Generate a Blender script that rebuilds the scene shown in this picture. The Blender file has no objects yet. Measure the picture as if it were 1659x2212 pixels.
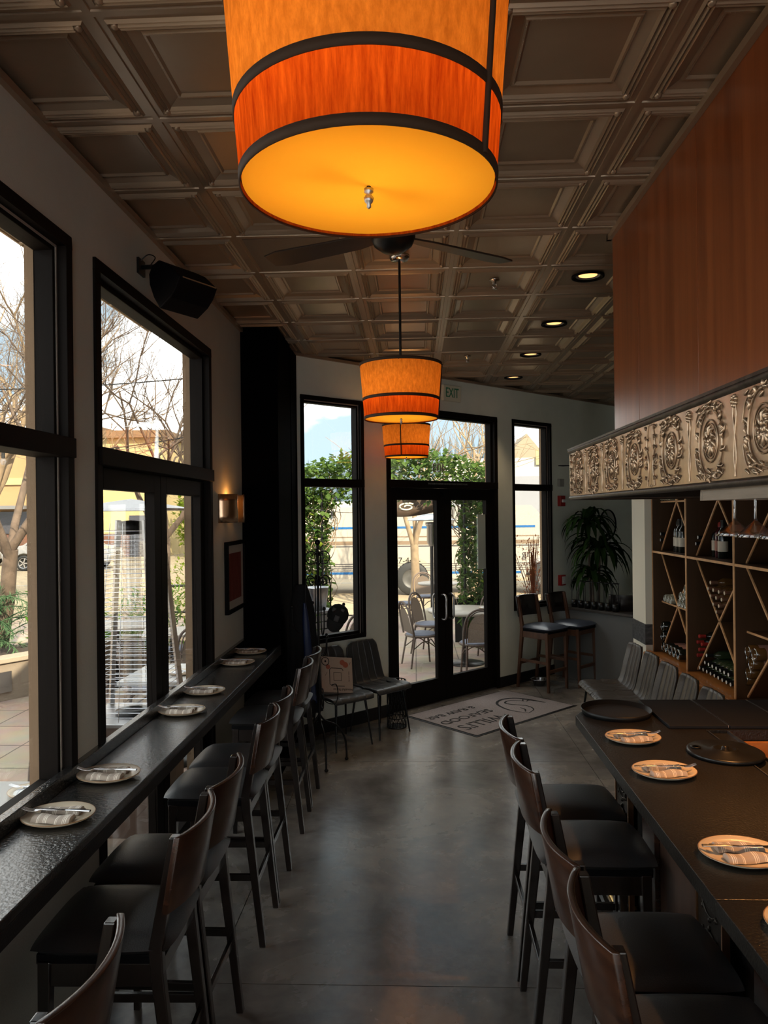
import bpy, bmesh, math, random
from math import sin, cos, pi, radians, sqrt, atan2, exp
from mathutils import Vector, Matrix, Euler
C = bpy.context.scene
COL = C.collection
D = bpy.data
rnd = random.Random(7)

# ------------------------------------------------------------------ camera
cd = D.cameras.new('camera'); cam = D.objects.new('camera', cd); COL.objects.link(cam)
yaw, pitch, roll = 4.10841206e-02, 1.20537806e-03, -1.17888697e-02
_f = Vector((-sin(yaw)*cos(pitch), cos(yaw)*cos(pitch), sin(pitch)))
_r = Vector((cos(yaw), sin(yaw), 0)); _u = _r.cross(_f)
_r2 = _r*cos(roll) + _u*sin(roll); _u2 = _r2.cross(_f)
cm = Matrix((( _r2.x, _u2.x, -_f.x), (_r2.y, _u2.y, -_f.y), (_r2.z, _u2.z, -_f.z))).to_4x4()
cm.translation = (0, 0, 2.13)
cam.matrix_world = cm
cd.sensor_fit = 'HORIZONTAL'; cd.sensor_width = 36; cd.lens = 36*1597/1659
cd.clip_start = .05; cd.clip_end = 400
C.camera = cam
C.view_settings.view_transform = 'Standard'; C.view_settings.look = 'None'
C.view_settings.gamma = 1; C.view_settings.exposure = 2.55
C.view_settings.use_curve_mapping = False
cy = C.cycles
cy.use_denoising = True; cy.use_adaptive_sampling = True; cy.adaptive_threshold = .015
cy.max_bounces = 8; cy.diffuse_bounces = 4; cy.glossy_bounces = 4; cy.transmission_bounces = 6; cy.transparent_max_bounces = 16
cy.caustics_reflective = False; cy.caustics_refractive = False
cy.sample_clamp_indirect = 4.0

# ------------------------------------------------------------------ sky
w = D.worlds.new('sky'); C.world = w; w.use_nodes = True
nt = w.node_tree; nt.nodes.clear()
def N(t, typ, **k):
    n = t.nodes.new(typ)
    for a, v in k.items(): setattr(n, a, v)
    return n
out = N(nt, 'ShaderNodeOutputWorld'); bg = N(nt, 'ShaderNodeBackground')
tc = N(nt, 'ShaderNodeTexCoord'); mp = N(nt, 'ShaderNodeMapping'); mp.inputs['Scale'].default_value = (1.3, 1.3, 3.0)
nz = N(nt, 'ShaderNodeTexNoise'); nz.inputs['Scale'].default_value = 2.1; nz.inputs['Detail'].default_value = 7
rp = N(nt, 'ShaderNodeValToRGB')
rp.color_ramp.elements[0].position = .44; rp.color_ramp.elements[0].color = (.135, .172, .20, 1)
rp.color_ramp.elements[1].position = .60; rp.color_ramp.elements[1].color = (1.0, .98, .94, 1)
nt.links.new(tc.outputs['Generated'], mp.inputs['Vector']); nt.links.new(mp.outputs[0], nz.inputs['Vector'])
nt.links.new(nz.outputs['Fac'], rp.inputs[0]); nt.links.new(rp.outputs[0], bg.inputs[0])
bg.inputs['Strength'].default_value = 1.2
nt.links.new(bg.outputs[0], out.inputs[0])
# sun from behind the building, over the right shoulder
sl = D.lights.new('sun', 'SUN'); sl.energy = 2.6; sl.angle = radians(.6); sl.color = (1, .86, .64)
so = D.objects.new('sun', sl); COL.objects.link(so)
so.rotation_euler = Vector((-.50, .87, -.66)).to_track_quat('-Z', 'Y').to_euler()
def portal(name, loc, rot, sx, sy):
    l = D.lights.new(name, 'AREA'); l.shape = 'RECTANGLE'; l.size = sx; l.size_y = sy
    l.cycles.is_portal = True
    o = D.objects.new(name, l); COL.objects.link(o); o.location = loc; o.rotation_euler = rot
    return o

# ------------------------------------------------------------------ helpers
class MB:
    def __init__(s): s.v = []; s.f = []; s.sm = []; s.M = Matrix()
    def add(s, vs, fs, smooth=False):
        b = len(s.v); s.v += [tuple(s.M @ Vector(p)) for p in vs]
        s.f += [tuple(b+i for i in f) for f in fs]; s.sm += [smooth]*len(fs); return s
    def box(s, x0, y0, z0, x1, y1, z1):
        return s.add([(x0,y0,z0),(x1,y0,z0),(x1,y1,z0),(x0,y1,z0),(x0,y0,z1),(x1,y0,z1),(x1,y1,z1),(x0,y1,z1)],
            [(0,3,2,1),(4,5,6,7),(0,1,5,4),(1,2,6,5),(2,3,7,6),(3,0,4,7)])
    def beam(s, p0, p1, wa, wb, up=(0,0,1), w1=None):
        p0 = Vector(p0); p1 = Vector(p1); d = (p1-p0).normalized(); a = d.cross(Vector(up))
        if a.length < 1e-4: a = Vector((1,0,0))
        a.normalize(); b = a.cross(d); vs = []
        for p, k in ((p0, 1), (p1, w1 or 1)):
            for i, j in ((-1,-1),(1,-1),(1,1),(-1,1)): vs.append(p + a*(i*wa*k/2) + b*(j*wb*k/2))
        return s.add(vs, [(0,1,2,3),(7,6,5,4),(0,4,5,1),(1,5,6,2),(2,6,7,3),(3,7,4,0)])
    def tube(s, pts, r, n=8, closed=False, smooth=True, flat=1.0):
        P = [Vector(p) for p in pts]; m = len(P); R = r if isinstance(r, (list, tuple)) else [r]*m
        vs = []; nrm = None
        for i, p in enumerate(P):
            if closed: t = P[(i+1) % m] - P[i-1]
            else: t = P[min(i+1, m-1)] - P[max(i-1, 0)]
            if t.length < 1e-9: t = Vector((0,0,1))
            t.normalize()
            if nrm is None:
                nrm = t.orthogonal().normalized()
                if flat != 1.0: nrm = t.cross(Vector((0,0,1))).normalized() if abs(t.z) < .9 else nrm
            else:
                nrm = nrm - t*nrm.dot(t)
                nrm = nrm.normalized() if nrm.length > 1e-6 else t.orthogonal().normalized()
            b = t.cross(nrm)
            for k in range(n):
                a = 2*pi*k/n; vs.append(p + nrm*(cos(a)*R[i]) + b*(sin(a)*R[i]*flat))
        fs = []
        for i in range(m if closed else m-1):
            for k in range(n):
                a = i*n; b = ((i+1) % m)*n; fs.append((a+k, a+(k+1) % n, b+(k+1) % n, b+k))
        s.add(vs, fs, smooth)
        if not closed:
            s.add([vs[k] for k in range(n)], [tuple(range(n-1,-1,-1))]); s.add([vs[(m-1)*n+k] for k in range(n)], [tuple(range(n))])
        return s
    def cyl(s, p0, p1, r0, r1=None, n=16, smooth=True): return s.tube([p0, p1], [r0, r0 if r1 is None else r1], n, smooth=smooth)
    def lathe(s, prof, c=(0,0,0), n=32, sx=1, sy=1, smooth=True):
        vs = []; fs = []; c = Vector(c)
        for r, z in prof:
            for k in range(n): a = 2*pi*k/n; vs.append(c + Vector((r*sx*cos(a), r*sy*sin(a), z)))
        for i in range(len(prof)-1):
            for k in range(n): fs.append((i*n+k, i*n+(k+1) % n, (i+1)*n+(k+1) % n, (i+1)*n+k))
        return s.add(vs, fs, smooth)
    def grid(s, fn, nu, nv, smooth=True, flip=False):
        vs = [fn(i/nu, j/nv) for j in range(nv+1) for i in range(nu+1)]; fs = []
        for j in range(nv):
            for i in range(nu):
                a = j*(nu+1)+i; f = (a, a+1, a+nu+2, a+nu+1); fs.append(f[::-1] if flip else f)
        return s.add(vs, fs, smooth)
    def prism(s, poly, z0, z1, smooth=False):
        n = len(poly)
        s.add([(x,y,z0) for x,y in poly]+[(x,y,z1) for x,y in poly], [tuple(range(n-1,-1,-1)), tuple(range(n,2*n))])
        return s.add([(x,y,z0) for x,y in poly]+[(x,y,z1) for x,y in poly], [(i,(i+1)%n,n+(i+1)%n,n+i) for i in range(n)], smooth)
    def ball(s, c, r, n=10, m=6, sz=1, sx=1, sy=1):
        return s.lathe([(max(1e-5, r*sin(pi*i/m)), -r*cos(pi*i/m)*sz) for i in range(m+1)], c, n, sx, sy)
    def leaf(s, p, d, L, W, fold=.25, droop=0.0):
        p = Vector(p); d = Vector(d).normalized(); a = d.cross(Vector((0,0,1)))
        if a.length < .05: a = Vector((1,0,0))
        a.normalize(); u = a.cross(d)
        m = p + d*L*.45 - u*(W*fold); e = p + d*L - Vector((0,0,droop*L))
        return s.add([p, m - a*W/2 + u*W*fold, e, m + a*W/2 + u*W*fold, m], [(0,4,1),(4,2,1),(0,3,4),(4,3,2)])
    def build(s, name, mat, parent=None, loc=None, rot=None, bevel=0, bseg=2, solid=0, sub=0):
        me = D.meshes.new(name); me.from_pydata(s.v, [], s.f); me.polygons.foreach_set('use_smooth', s.sm)
        if isinstance(mat, (list, tuple)):
            for m in mat: me.materials.append(m)
        elif mat: me.materials.append(mat)
        me.update()
        o = D.objects.new(name, me); COL.objects.link(o)
        if parent is not None: o.parent = parent
        if loc: o.location = loc
        if rot: o.rotation_euler = rot
        if solid:
            m = o.modifiers.new('thickness', 'SOLIDIFY'); m.thickness = solid; m.offset = 0
        if bevel:
            bm = bmesh.new(); bm.from_mesh(me); bmesh.ops.remove_doubles(bm, verts=bm.verts, dist=1e-5); bmesh.ops.recalc_face_normals(bm, faces=bm.faces); bm.to_mesh(me); bm.free()
            m = o.modifiers.new('bevel', 'BEVEL'); m.width = bevel; m.segments = bseg; m.limit_method = 'ANGLE'; m.angle_limit = radians(40)
        if sub:
            m = o.modifiers.new('smooth', 'SUBSURF'); m.levels = sub; m.render_levels = sub
        return o
def tag(o, label=None, cat=None, group=None, kind=None):
    if label: o['label'] = label
    if cat: o['category'] = cat
    if group: o['group'] = group
    if kind: o['kind'] = kind
    return o
def thing(name, label, cat, loc=(0,0,0), rz=0, group=None, rot=None):
    o = D.objects.new(name, None); COL.objects.link(o); o.location = loc
    o.rotation_euler = rot if rot else (0,0,rz); o.empty_display_size = .1
    return tag(o, label, cat, group)
def dup(root, loc=None, rz=None, label=None, group=None, parent=None, rot=None):
    r = root.copy(); COL.objects.link(r)
    if parent is not None: r.parent = parent
    if loc is not None: r.location = loc
    if rz is not None: r.rotation_euler = (0,0,rz)
    if rot is not None: r.rotation_euler = rot
    if label: r['label'] = label
    if group: r['group'] = group
    for ch in [c for c in root.children]: dup(ch, parent=r)
    return r
def text(name, body, size, mat, parent, loc, rot, extrude=.001, align='CENTER', sx=1.0):
    cu = D.curves.new(name, 'FONT'); cu.body = body; cu.size = size; cu.extrude = extrude; cu.align_x = align; cu.align_y = 'CENTER'
    t = D.objects.new(name, cu); COL.objects.link(t)
    me = D.meshes.new_from_object(t.evaluated_get(bpy.context.evaluated_depsgraph_get()))
    D.objects.remove(t); me.materials.clear(); me.materials.append(mat)
    o = D.objects.new(name, me); COL.objects.link(o)
    if parent is not None: o.parent = parent
    o.location = loc; o.rotation_euler = rot; o.scale = (sx, 1, 1); return o
def spiral(c, r0, r1, a0, a1, n=24, plane='xz', y=0):
    o = []
    for i in range(n+1):
        t = i/n; r = r0+(r1-r0)*t; a = a0+(a1-a0)*t
        if plane == 'xz': o.append((c[0]+r*cos(a), y, c[1]+r*sin(a)))
        else: o.append((c[0]+r*cos(a), c[1]+r*sin(a), y))
    return o
def bez(pts, n=8):
    """Catmull-Rom through pts"""
    P = [Vector(p) for p in pts]; P = [P[0]*2-P[1]] + P + [P[-1]*2-P[-2]]; o = []
    for i in range(1, len(P)-2):
        for k in range(n):
            t = k/n; a, b, c, d = P[i-1], P[i], P[i+1], P[i+2]
            o.append(.5*((2*b)+(c-a)*t+(2*a-5*b+4*c-d)*t*t+(3*b-a-3*c+d)*t**3))
    o.append(P[-2]); return o

# ------------------------------------------------------------------ materials
def mat(name, col, rough=.5, metal=0, var=0, vs=4, vdet=4, bump=0, bs=50, spec=.5, emit=None, es=0, stretch=None, coat=0, col2=None, coord='Object', sheen=0, trans=0, ior=1.45, cr=.03, ramp=None, bdet=3, bdist=.01):
    m = D.materials.new(name); m.use_nodes = True; t = m.node_tree; b = t.nodes['Principled BSDF']
    b.inputs['Base Color'].default_value = (*col, 1); b.inputs['Roughness'].default_value = rough; b.inputs['Metallic'].default_value = metal
    b.inputs['Specular IOR Level'].default_value = spec; b.inputs['Coat Weight'].default_value = coat; b.inputs['Coat Roughness'].default_value = cr; b.inputs['IOR'].default_value = ior
    b.inputs['Sheen Weight'].default_value = sheen; b.inputs['Transmission Weight'].default_value = trans
    if emit: b.inputs['Emission Color'].default_value = (*emit, 1); b.inputs['Emission Strength'].default_value = es
    vec = None
    if var or bump or col2:
        tc = N(t, 'ShaderNodeTexCoord'); mp = N(t, 'ShaderNodeMapping')
        if stretch: mp.inputs['Scale'].default_value = stretch
        t.links.new(tc.outputs[coord], mp.inputs['Vector']); vec = mp.outputs[0]
    if var or col2:
        nz = N(t, 'ShaderNodeTexNoise'); nz.inputs['Scale'].default_value = vs; nz.inputs['Detail'].default_value = vdet; nz.inputs['Roughness'].default_value = .6
        t.links.new(vec, nz.inputs['Vector']); r = N(t, 'ShaderNodeValToRGB')
        lo = ramp[0] if ramp else .32; hi = ramp[1] if ramp else .68
        r.color_ramp.elements[0].position = lo; r.color_ramp.elements[1].position = hi
        c2 = col2 if col2 else tuple(min(1, c*(1+var)) for c in col); c1 = col if col2 else tuple(c*(1-var) for c in col)
        r.color_ramp.elements[0].color = (*c1, 1); r.color_ramp.elements[1].color = (*c2, 1)
        t.links.new(nz.outputs['Fac'], r.inputs[0]); t.links.new(r.outputs[0], b.inputs['Base Color'])
    if bump:
        n2 = N(t, 'ShaderNodeTexNoise'); n2.inputs['Scale'].default_value = bs; n2.inputs['Detail'].default_value = bdet
        t.links.new(vec, n2.inputs['Vector']); bp = N(t, 'ShaderNodeBump'); bp.inputs['Strength'].default_value = bump; bp.inputs['Distance'].default_value = bdist
        t.links.new(n2.outputs['Fac'], bp.inputs['Height']); t.links.new(bp.outputs[0], b.inputs['Normal'])
    return m
def thin_glass(name, tint=(.97,.985,.98), refl=.06, rough=0.0):
    m = D.materials.new(name); m.use_nodes = True; t = m.node_tree; t.nodes.clear()
    o = N(t, 'ShaderNodeOutputMaterial'); mx = N(t, 'ShaderNodeMixShader'); tr = N(t, 'ShaderNodeBsdfTransparent'); gl = N(t, 'ShaderNodeBsdfGlossy')
    tr.inputs[0].default_value = (*tint, 1); gl.inputs['Roughness'].default_value = rough
    lw = N(t, 'ShaderNodeLayerWeight'); lw.inputs['Blend'].default_value = .12
    ma = N(t, 'ShaderNodeMath', operation='MULTIPLY_ADD'); ma.inputs[1].default_value = .75; ma.inputs[2].default_value = refl
    t.links.new(lw.outputs['Facing'], ma.inputs[0]); t.links.new(ma.outputs[0], mx.inputs[0])
    t.links.new(tr.outputs[0], mx.inputs[1]); t.links.new(gl.outputs[0], mx.inputs[2]); t.links.new(mx.outputs[0], o.inputs[0]); return m
def fabric(name, c1, c2, scale, stretch, frac=.5, tcol=None):
    """woven cloth that lets lamp light through"""
    m = D.materials.new(name); m.use_nodes = True; t = m.node_tree; t.nodes.clear()
    o = N(t, 'ShaderNodeOutputMaterial'); mx = N(t, 'ShaderNodeMixShader'); mx.inputs[0].default_value = frac
    df = N(t, 'ShaderNodeBsdfDiffuse'); tr = N(t, 'ShaderNodeBsdfTranslucent')
    tc = N(t, 'ShaderNodeTexCoord'); mp = N(t, 'ShaderNodeMapping'); mp.inputs['Scale'].default_value = stretch
    nz = N(t, 'ShaderNodeTexNoise'); nz.inputs['Scale'].default_value = scale; nz.inputs['Detail'].default_value = 5; nz.inputs['Roughness'].default_value = .7
    r = N(t, 'ShaderNodeValToRGB'); r.color_ramp.elements[0].position = .3; r.color_ramp.elements[1].position = .7
    r.color_ramp.elements[0].color = (*c1, 1); r.color_ramp.elements[1].color = (*c2, 1)
    t.links.new(tc.outputs['Object'], mp.inputs[0]); t.links.new(mp.outputs[0], nz.inputs['Vector']); t.links.new(nz.outputs['Fac'], r.inputs[0])
    t.links.new(r.outputs[0], df.inputs[0]); t.links.new(r.outputs[0], tr.inputs[0])
    t.links.new(df.outputs[0], mx.inputs[1]); t.links.new(tr.outputs[0], mx.inputs[2]); t.links.new(mx.outputs[0], o.inputs[0]); return m
def leafmat(name, c1, c2, trans=.45):
    m = fabric(name, c1, c2, 3.0, (1,1,1), trans); return m
def stripes(name, base, stripe, axis='X', period=.05, coords=((.15,.19),(.24,.27),(.32,.34),(.6,.62),(.66,.7)), rough=.9):
    m = D.materials.new(name); m.use_nodes = True; t = m.node_tree; b = t.nodes['Principled BSDF']; b.inputs['Roughness'].default_value = rough
    tc = N(t, 'ShaderNodeTexCoord'); sp = N(t, 'ShaderNodeSeparateXYZ'); t.links.new(tc.outputs['Object'], sp.inputs[0])
    d = N(t, 'ShaderNodeMath', operation='DIVIDE'); d.inputs[1].default_value = period; t.links.new(sp.outputs[axis], d.inputs[0])
    fr = N(t, 'ShaderNodeMath', operation='FRACT'); t.links.new(d.outputs[0], fr.inputs[0])
    r = N(t, 'ShaderNodeValToRGB'); r.color_ramp.interpolation = 'CONSTANT'; e = r.color_ramp.elements
    e[0].position = 0; e[0].color = (*base, 1); e[1].position = .999; e[1].color = (*base, 1)
    for a, z in coords:
        x = e.new(a); x.color = (*stripe, 1); x = e.new(z); x.color = (*base, 1)
    t.links.new(fr.outputs[0], r.inputs[0]); t.links.new(r.outputs[0], b.inputs['Base Color']); return m
def brick(name, c1, c2, mortar, sc=1.0, bw=.5, rh=.25, ms=.02, rough=.85, off=.5, rot=None, bump=.0, gloss=None):
    m = D.materials.new(name); m.use_nodes = True; t = m.node_tree; b = t.nodes['Principled BSDF']; b.inputs['Roughness'].default_value = rough
    tc = N(t, 'ShaderNodeTexCoord'); mp = N(t, 'ShaderNodeMapping'); bt = N(t, 'ShaderNodeTexBrick')
    if rot: mp.inputs['Rotation'].default_value = rot
    bt.inputs['Color1'].default_value = (*c1,1); bt.inputs['Color2'].default_value = (*c2,1); bt.inputs['Mortar'].default_value = (*mortar,1)
    bt.inputs['Scale'].default_value = sc; bt.inputs['Brick Width'].default_value = bw; bt.inputs['Row Height'].default_value = rh; bt.inputs['Mortar Size'].default_value = ms; bt.offset = off
    nz = N(t, 'ShaderNodeTexNoise'); nz.inputs['Scale'].default_value = 3; nz.inputs['Detail'].default_value = 6
    mu = N(t, 'ShaderNodeMix', data_type='RGBA', blend_type='MULTIPLY'); mu.inputs[0].default_value = .5
    t.links.new(tc.outputs['Object'], mp.inputs[0]); t.links.new(mp.outputs[0], bt.inputs['Vector']); t.links.new(tc.outputs['Object'], nz.inputs['Vector'])
    t.links.new(bt.outputs['Color'], mu.inputs[6]); t.links.new(nz.outputs['Color'], mu.inputs[7]); t.links.new(mu.outputs[2], b.inputs['Base Color']); return m

M = {}
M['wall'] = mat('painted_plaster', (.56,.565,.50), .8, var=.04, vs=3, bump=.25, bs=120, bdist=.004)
M['wallf'] = mat('brightened_sage_plaster', (.72,.74,.65), .8, var=.04, vs=3, bump=.25, bs=120, bdist=.004)  # lighter copy of the wall plaster, stronger light at the entrance put into its colour
M['ext'] = mat('tan_stucco', (.27,.18,.11), .85, var=.05, bump=.2, bs=60)
M['frame'] = mat('dark_bronze_metal', (.008,.006,.005), .55, 0, spec=.08, bump=.04, bs=300)
M['black'] = mat('black_paint', (.0018,.0018,.0026), .7, bump=.06, bs=200, spec=.12)
M['glass'] = thin_glass('window_glass')
M['tin'] = mat('bronze_tin_ceiling', (.34,.255,.18), .33, .5, var=.08, vs=2.5, bump=.05, bs=14, bdist=.01)
M['perf'] = mat('perforated_bronze_panel', (.15,.115,.085), .55, .3, bump=.3, bs=260)
M['base'] = mat('black_baseboard', (.008,.008,.009), .5)
M['granite'] = mat('black_granite', (.010,.010,.010), .22, var=.5, vs=220, bump=1.0, bs=75, bdist=.006, spec=.9, coat=.7, cr=.22)
M['granite2'] = mat('speckled_black_stone', (.010,.009,.008), .33, col2=(.040,.034,.027), vs=320, ramp=(.52,.74), bump=.6, bs=120, bdist=.003)
M['lam'] = mat('black_laminate', (.012,.012,.013), .5, bump=.15, bs=160)
M['stoolw'] = mat('espresso_wood', (.008,.0045,.0035), .26, coat=.6, cr=.15, var=.35, vs=7, stretch=(1,1,.12), bump=.06, bs=60, spec=.5)
M['backw'] = mat('walnut_backrest_wood', (.016,.006,.0035), .27, coat=.5, cr=.18, col2=(.052,.020,.010), vs=6, vdet=6, stretch=(3,.45,6), bump=.04, bs=60)
M['brownw'] = mat('red_brown_stool_wood', (.055,.022,.011), .38, col2=(.105,.045,.022), vs=8, stretch=(2,2,.3))
M['vinyl'] = mat('black_vinyl', (.017,.0165,.018), .42, bump=.25, bs=240, bdist=.003, spec=.9)
M['bluevinyl'] = mat('slate_blue_vinyl', (.045,.055,.08), .36, bump=.2, bs=200, bdist=.003, spec=.8)
M['plate'] = mat('cream_stoneware', (.66,.56,.42), .22, spec=.6)
M['rim'] = mat('brown_glaze_rim', (.30,.16,.07), .3)
M['steel'] = mat('polished_steel', (.62,.62,.64), .18, 1.0)
M['brushed'] = mat('brushed_steel', (.42,.42,.43), .34, 1.0)
M['brass'] = mat('brass', (.75,.48,.18), .3, 1.0)
M['copper'] = mat('copper_trim', (.70,.38,.20), .28, 1.0)
M['napkin'] = stripes('striped_linen', (.42,.35,.29), (.86,.80,.70), 'X', .07)
M['napkinw'] = stripes('white_striped_linen', (.80,.80,.80), (.25,.27,.33), 'X', .07)
M['hood'] = mat('cherry_veneer', (.14,.035,.010), .30, col2=(.27,.078,.022), vs=3.2, vdet=8, stretch=(4,4,.16), bump=.02, bs=80, spec=.5)
M['tinfrieze'] = mat('pressed_tin', (.50,.38,.27), .33, .85, var=.22, vs=9, bump=.05, bs=30)
M['tindark'] = mat('dark_pressed_tin', (.05,.042,.035), .42, .7, var=.3, vs=20, bump=.1, bs=60)
M['rack'] = mat('wine_rack_wood', (.045,.021,.008), .5, col2=(.075,.035,.014), vs=6, stretch=(1,1,.2))
M['rackedge'] = mat('light_wood_edge', (.62,.34,.16), .35, var=.15, vs=12)
M['ledge'] = mat('honey_wood_ledge', (.45,.18,.05), .28, var=.2, vs=8, stretch=(3,.3,3), coat=.3)
M['leather'] = mat('grey_brown_leather', (.046,.038,.034), .36, col2=(.066,.056,.050), vs=5, bump=.35, bs=45, bdist=.006, spec=.55)
M['leatherd'] = mat('charcoal_leather', (.030,.030,.032), .38, col2=(.05,.05,.052), vs=7, bump=.3, bs=45, bdist=.005, spec=.5)
M['blackmetal'] = mat('black_powder_coat', (.008,.008,.008), .35, .3)
M['iron'] = mat('wrought_iron', (.010,.009,.009), .42, .6, bump=.1, bs=200)
M['shade'] = fabric('amber_linen_shade', (.50,.16,.018), (.80,.30,.04), 75, (1,1,.35), .50)
M['shade2'] = fabric('orange_silk_band', (.42,.045,.005), (.85,.17,.015), 60, (1.6,1.6,.10), .66)
M['diff'] = fabric('amber_diffuser', (1.0,.68,.07), (1.0,.72,.08), 4, (1,1,1), .85)
M['trimband'] = mat('dark_brown_ribbon', (.035,.016,.006), .8)
M['bulb'] = mat('lamp_bulb', (1,.8,.5), .5, emit=(1,.50,.16), es=2.5)
M['spot'] = mat('downlight_lens', (1,.8,.5), .5, emit=(1,.42,.14), es=.40)
M['chrome'] = mat('chrome', (.6,.6,.6), .2, 1)
M['red'] = mat('red_plastic', (.32,.012,.010), .35)
M['white'] = mat('white_plastic', (.72,.72,.70), .45)
M['sign'] = mat('ivory_sign', (.72,.70,.56), .5)
M['green'] = mat('exit_green', (.03,.24,.12), .5)
M['cord'] = mat('black_rubber', (.01,.01,.01), .6)
M['matc'] = mat('taupe_carpet', (.185,.150,.145), .95, col2=(.30,.25,.24), vs=90, bump=.6, bs=300, bdist=.006, sheen=.2)
M['ink'] = mat('black_print', (.012,.011,.011), .9)
M['rubber'] = mat('black_rubber_border', (.008,.008,.009), .6, spec=.3)
M['leafd'] = leafmat('dark_dracaena_leaf', (.008,.022,.007), (.030,.055,.015), .2)
M['leafi'] = leafmat('ivy_leaf', (.035,.075,.018), (.14,.22,.06), .45)
M['leafy'] = leafmat('yellow_green_leaf', (.12,.19,.02), (.26,.32,.04), .5)
M['leafr'] = leafmat('russet_leaf', (.18,.055,.028), (.30,.12,.06), .4)
M['needle'] = leafmat('blue_green_needle', (.05,.12,.06), (.16,.26,.13), .4)
M['barkb'] = mat('pale_bark', (.24,.17,.11), .9, var=.3, vs=12)
M['barkd'] = mat('grey_brown_bark', (.12,.085,.062), .9, var=.3, vs=8)
M['barky'] = mat('sunlit_tan_bark', (.235,.17,.105), .9, var=.25, vs=10)
# ================================================================== STRUCTURE
DA = atan2(.9584, 1); DO = (0, 8.025, 0)            # the diagonal entrance wall: x runs along it, y points outdoors
DM = Matrix.Translation(DO) @ Matrix.Rotation(DA, 4, 'Z')
LM = Matrix.Translation((-1.41, 0, 0)) @ Matrix.Rotation(pi/2, 4, 'Z')   # left wall: x = world Y, y points outdoors
H = 3.66
def clip_diag(me, off=.1, keep_inside=True):
    bm = bmesh.new(); bm.from_mesh(me)
    no = Vector((-sin(DA), cos(DA), 0)); co = Vector(DO) + no*off
    bmesh.ops.bisect_plane(bm, geom=bm.verts[:]+bm.edges[:]+bm.faces[:], plane_co=co, plane_no=no, clear_outer=keep_inside, clear_inner=not keep_inside)
    bm.to_mesh(me); bm.free()
def struct(o): o['kind'] = 'structure'; return o

# floor: saw-cut concrete slabs
def concrete():
    m = mat('polished_concrete', (.20,.18,.16), .3, bump=.10, bs=22, bdist=.01, spec=.75); t = m.node_tree; b_ = t.nodes['Principled BSDF']
    tc = N(t, 'ShaderNodeTexCoord'); n1 = N(t, 'ShaderNodeTexNoise'); n1.inputs['Scale'].default_value = 1.5; n1.inputs['Detail'].default_value = 10; n1.inputs['Roughness'].default_value = .62; n1.inputs['Distortion'].default_value = .5
    n2 = N(t, 'ShaderNodeTexNoise'); n2.inputs['Scale'].default_value = 9; n2.inputs['Detail'].default_value = 8; n2.inputs['Distortion'].default_value = .4
    r1 = N(t, 'ShaderNodeValToRGB'); e = r1.color_ramp.elements; e[0].position = .36; e[0].color = (.135,.122,.112,1); e[1].position = .66; e[1].color = (.31,.275,.235,1); x = e.new(.5); x.color = (.215,.195,.178,1)
    r2 = N(t, 'ShaderNodeValToRGB'); e = r2.color_ramp.elements; e[0].position = .3; e[0].color = (.74,.74,.74,1); e[1].position = .62; e[1].color = (1,1,1,1)
    mu = N(t, 'ShaderNodeMix', data_type='RGBA', blend_type='MULTIPLY'); mu.inputs[0].default_value = .8
    for n_ in (n1, n2): t.links.new(tc.outputs['Object'], n_.inputs['Vector'])
    t.links.new(n1.outputs['Fac'], r1.inputs[0]); t.links.new(n2.outputs['Fac'], r2.inputs[0]); t.links.new(r1.outputs[0], mu.inputs[6]); t.links.new(r2.outputs[0], mu.inputs[7]); t.links.new(mu.outputs[2], b_.inputs['Base Color'])
    r3 = N(t, 'ShaderNodeMapRange'); r3.inputs[3].default_value = .14; r3.inputs[4].default_value = .38; t.links.new(n1.outputs['Fac'], r3.inputs[0]); t.links.new(r3.outputs[0], b_.inputs['Roughness'])
    return m
M['floor'] = concrete()
M['joint'] = mat('dark_joint', (.03,.028,.026), .9)
b = MB(); xs = [-1.55, -.95, 1.44, 3.83, 5.1]; ys = [-4.1, -2.67, .33, 3.33, 6.33, 9.33, 12.9]; g = .0025
for i in range(len(xs)-1):
    for j in range(len(ys)-1): b.box(xs[i]+g, ys[j]+g, -.05, xs[i+1]-g, ys[j+1]-g, 0)
fl = struct(b.build('floor', M['floor'])); clip_diag(fl.data, .15)
b = MB(); b.box(-1.55, -4.1, -.06, 5.1, 12.9, -.006); jb = b.build('joint_bed', M['joint'], fl); clip_diag(jb.data, .15)

def split(a0, a1, ops, z0=0, z1=H):
    r = []; c = a0
    for (x0, x1, b0, b1) in sorted(ops):
        if x0 > c: r.append((c, x0, z0, z1))
        if b0 > z0: r.append((x0, x1, z0, b0))
        if b1 < z1: r.append((x0, x1, b1, z1))
        c = x1
    if c < a1: r.append((c, a1, z0, z1))
    return r
LW = [(-1.55,.70,1.0,3.28), (.95,2.99,1.0,3.28), (3.215,5.08,0,3.28)]
DW = [(-1.49,-.712,.87,3.27), (-.40,1.39,0,3.27), (1.68,2.48,.90,3.27)]
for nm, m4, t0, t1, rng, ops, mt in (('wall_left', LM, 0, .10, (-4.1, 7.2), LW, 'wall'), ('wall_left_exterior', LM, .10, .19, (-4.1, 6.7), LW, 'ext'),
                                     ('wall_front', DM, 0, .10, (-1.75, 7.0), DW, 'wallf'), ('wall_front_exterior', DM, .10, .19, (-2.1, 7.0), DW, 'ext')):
    b = MB(); b.M = m4
    for a0, a1, z0, z1 in split(rng[0], rng[1], ops, 0 if mt != 'ext' else -.1, H if mt != 'ext' else 3.95): b.box(a0, t0, z0, a1, t1, z1)
    struct(b.build(nm, M[mt]))
b = MB()
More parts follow.
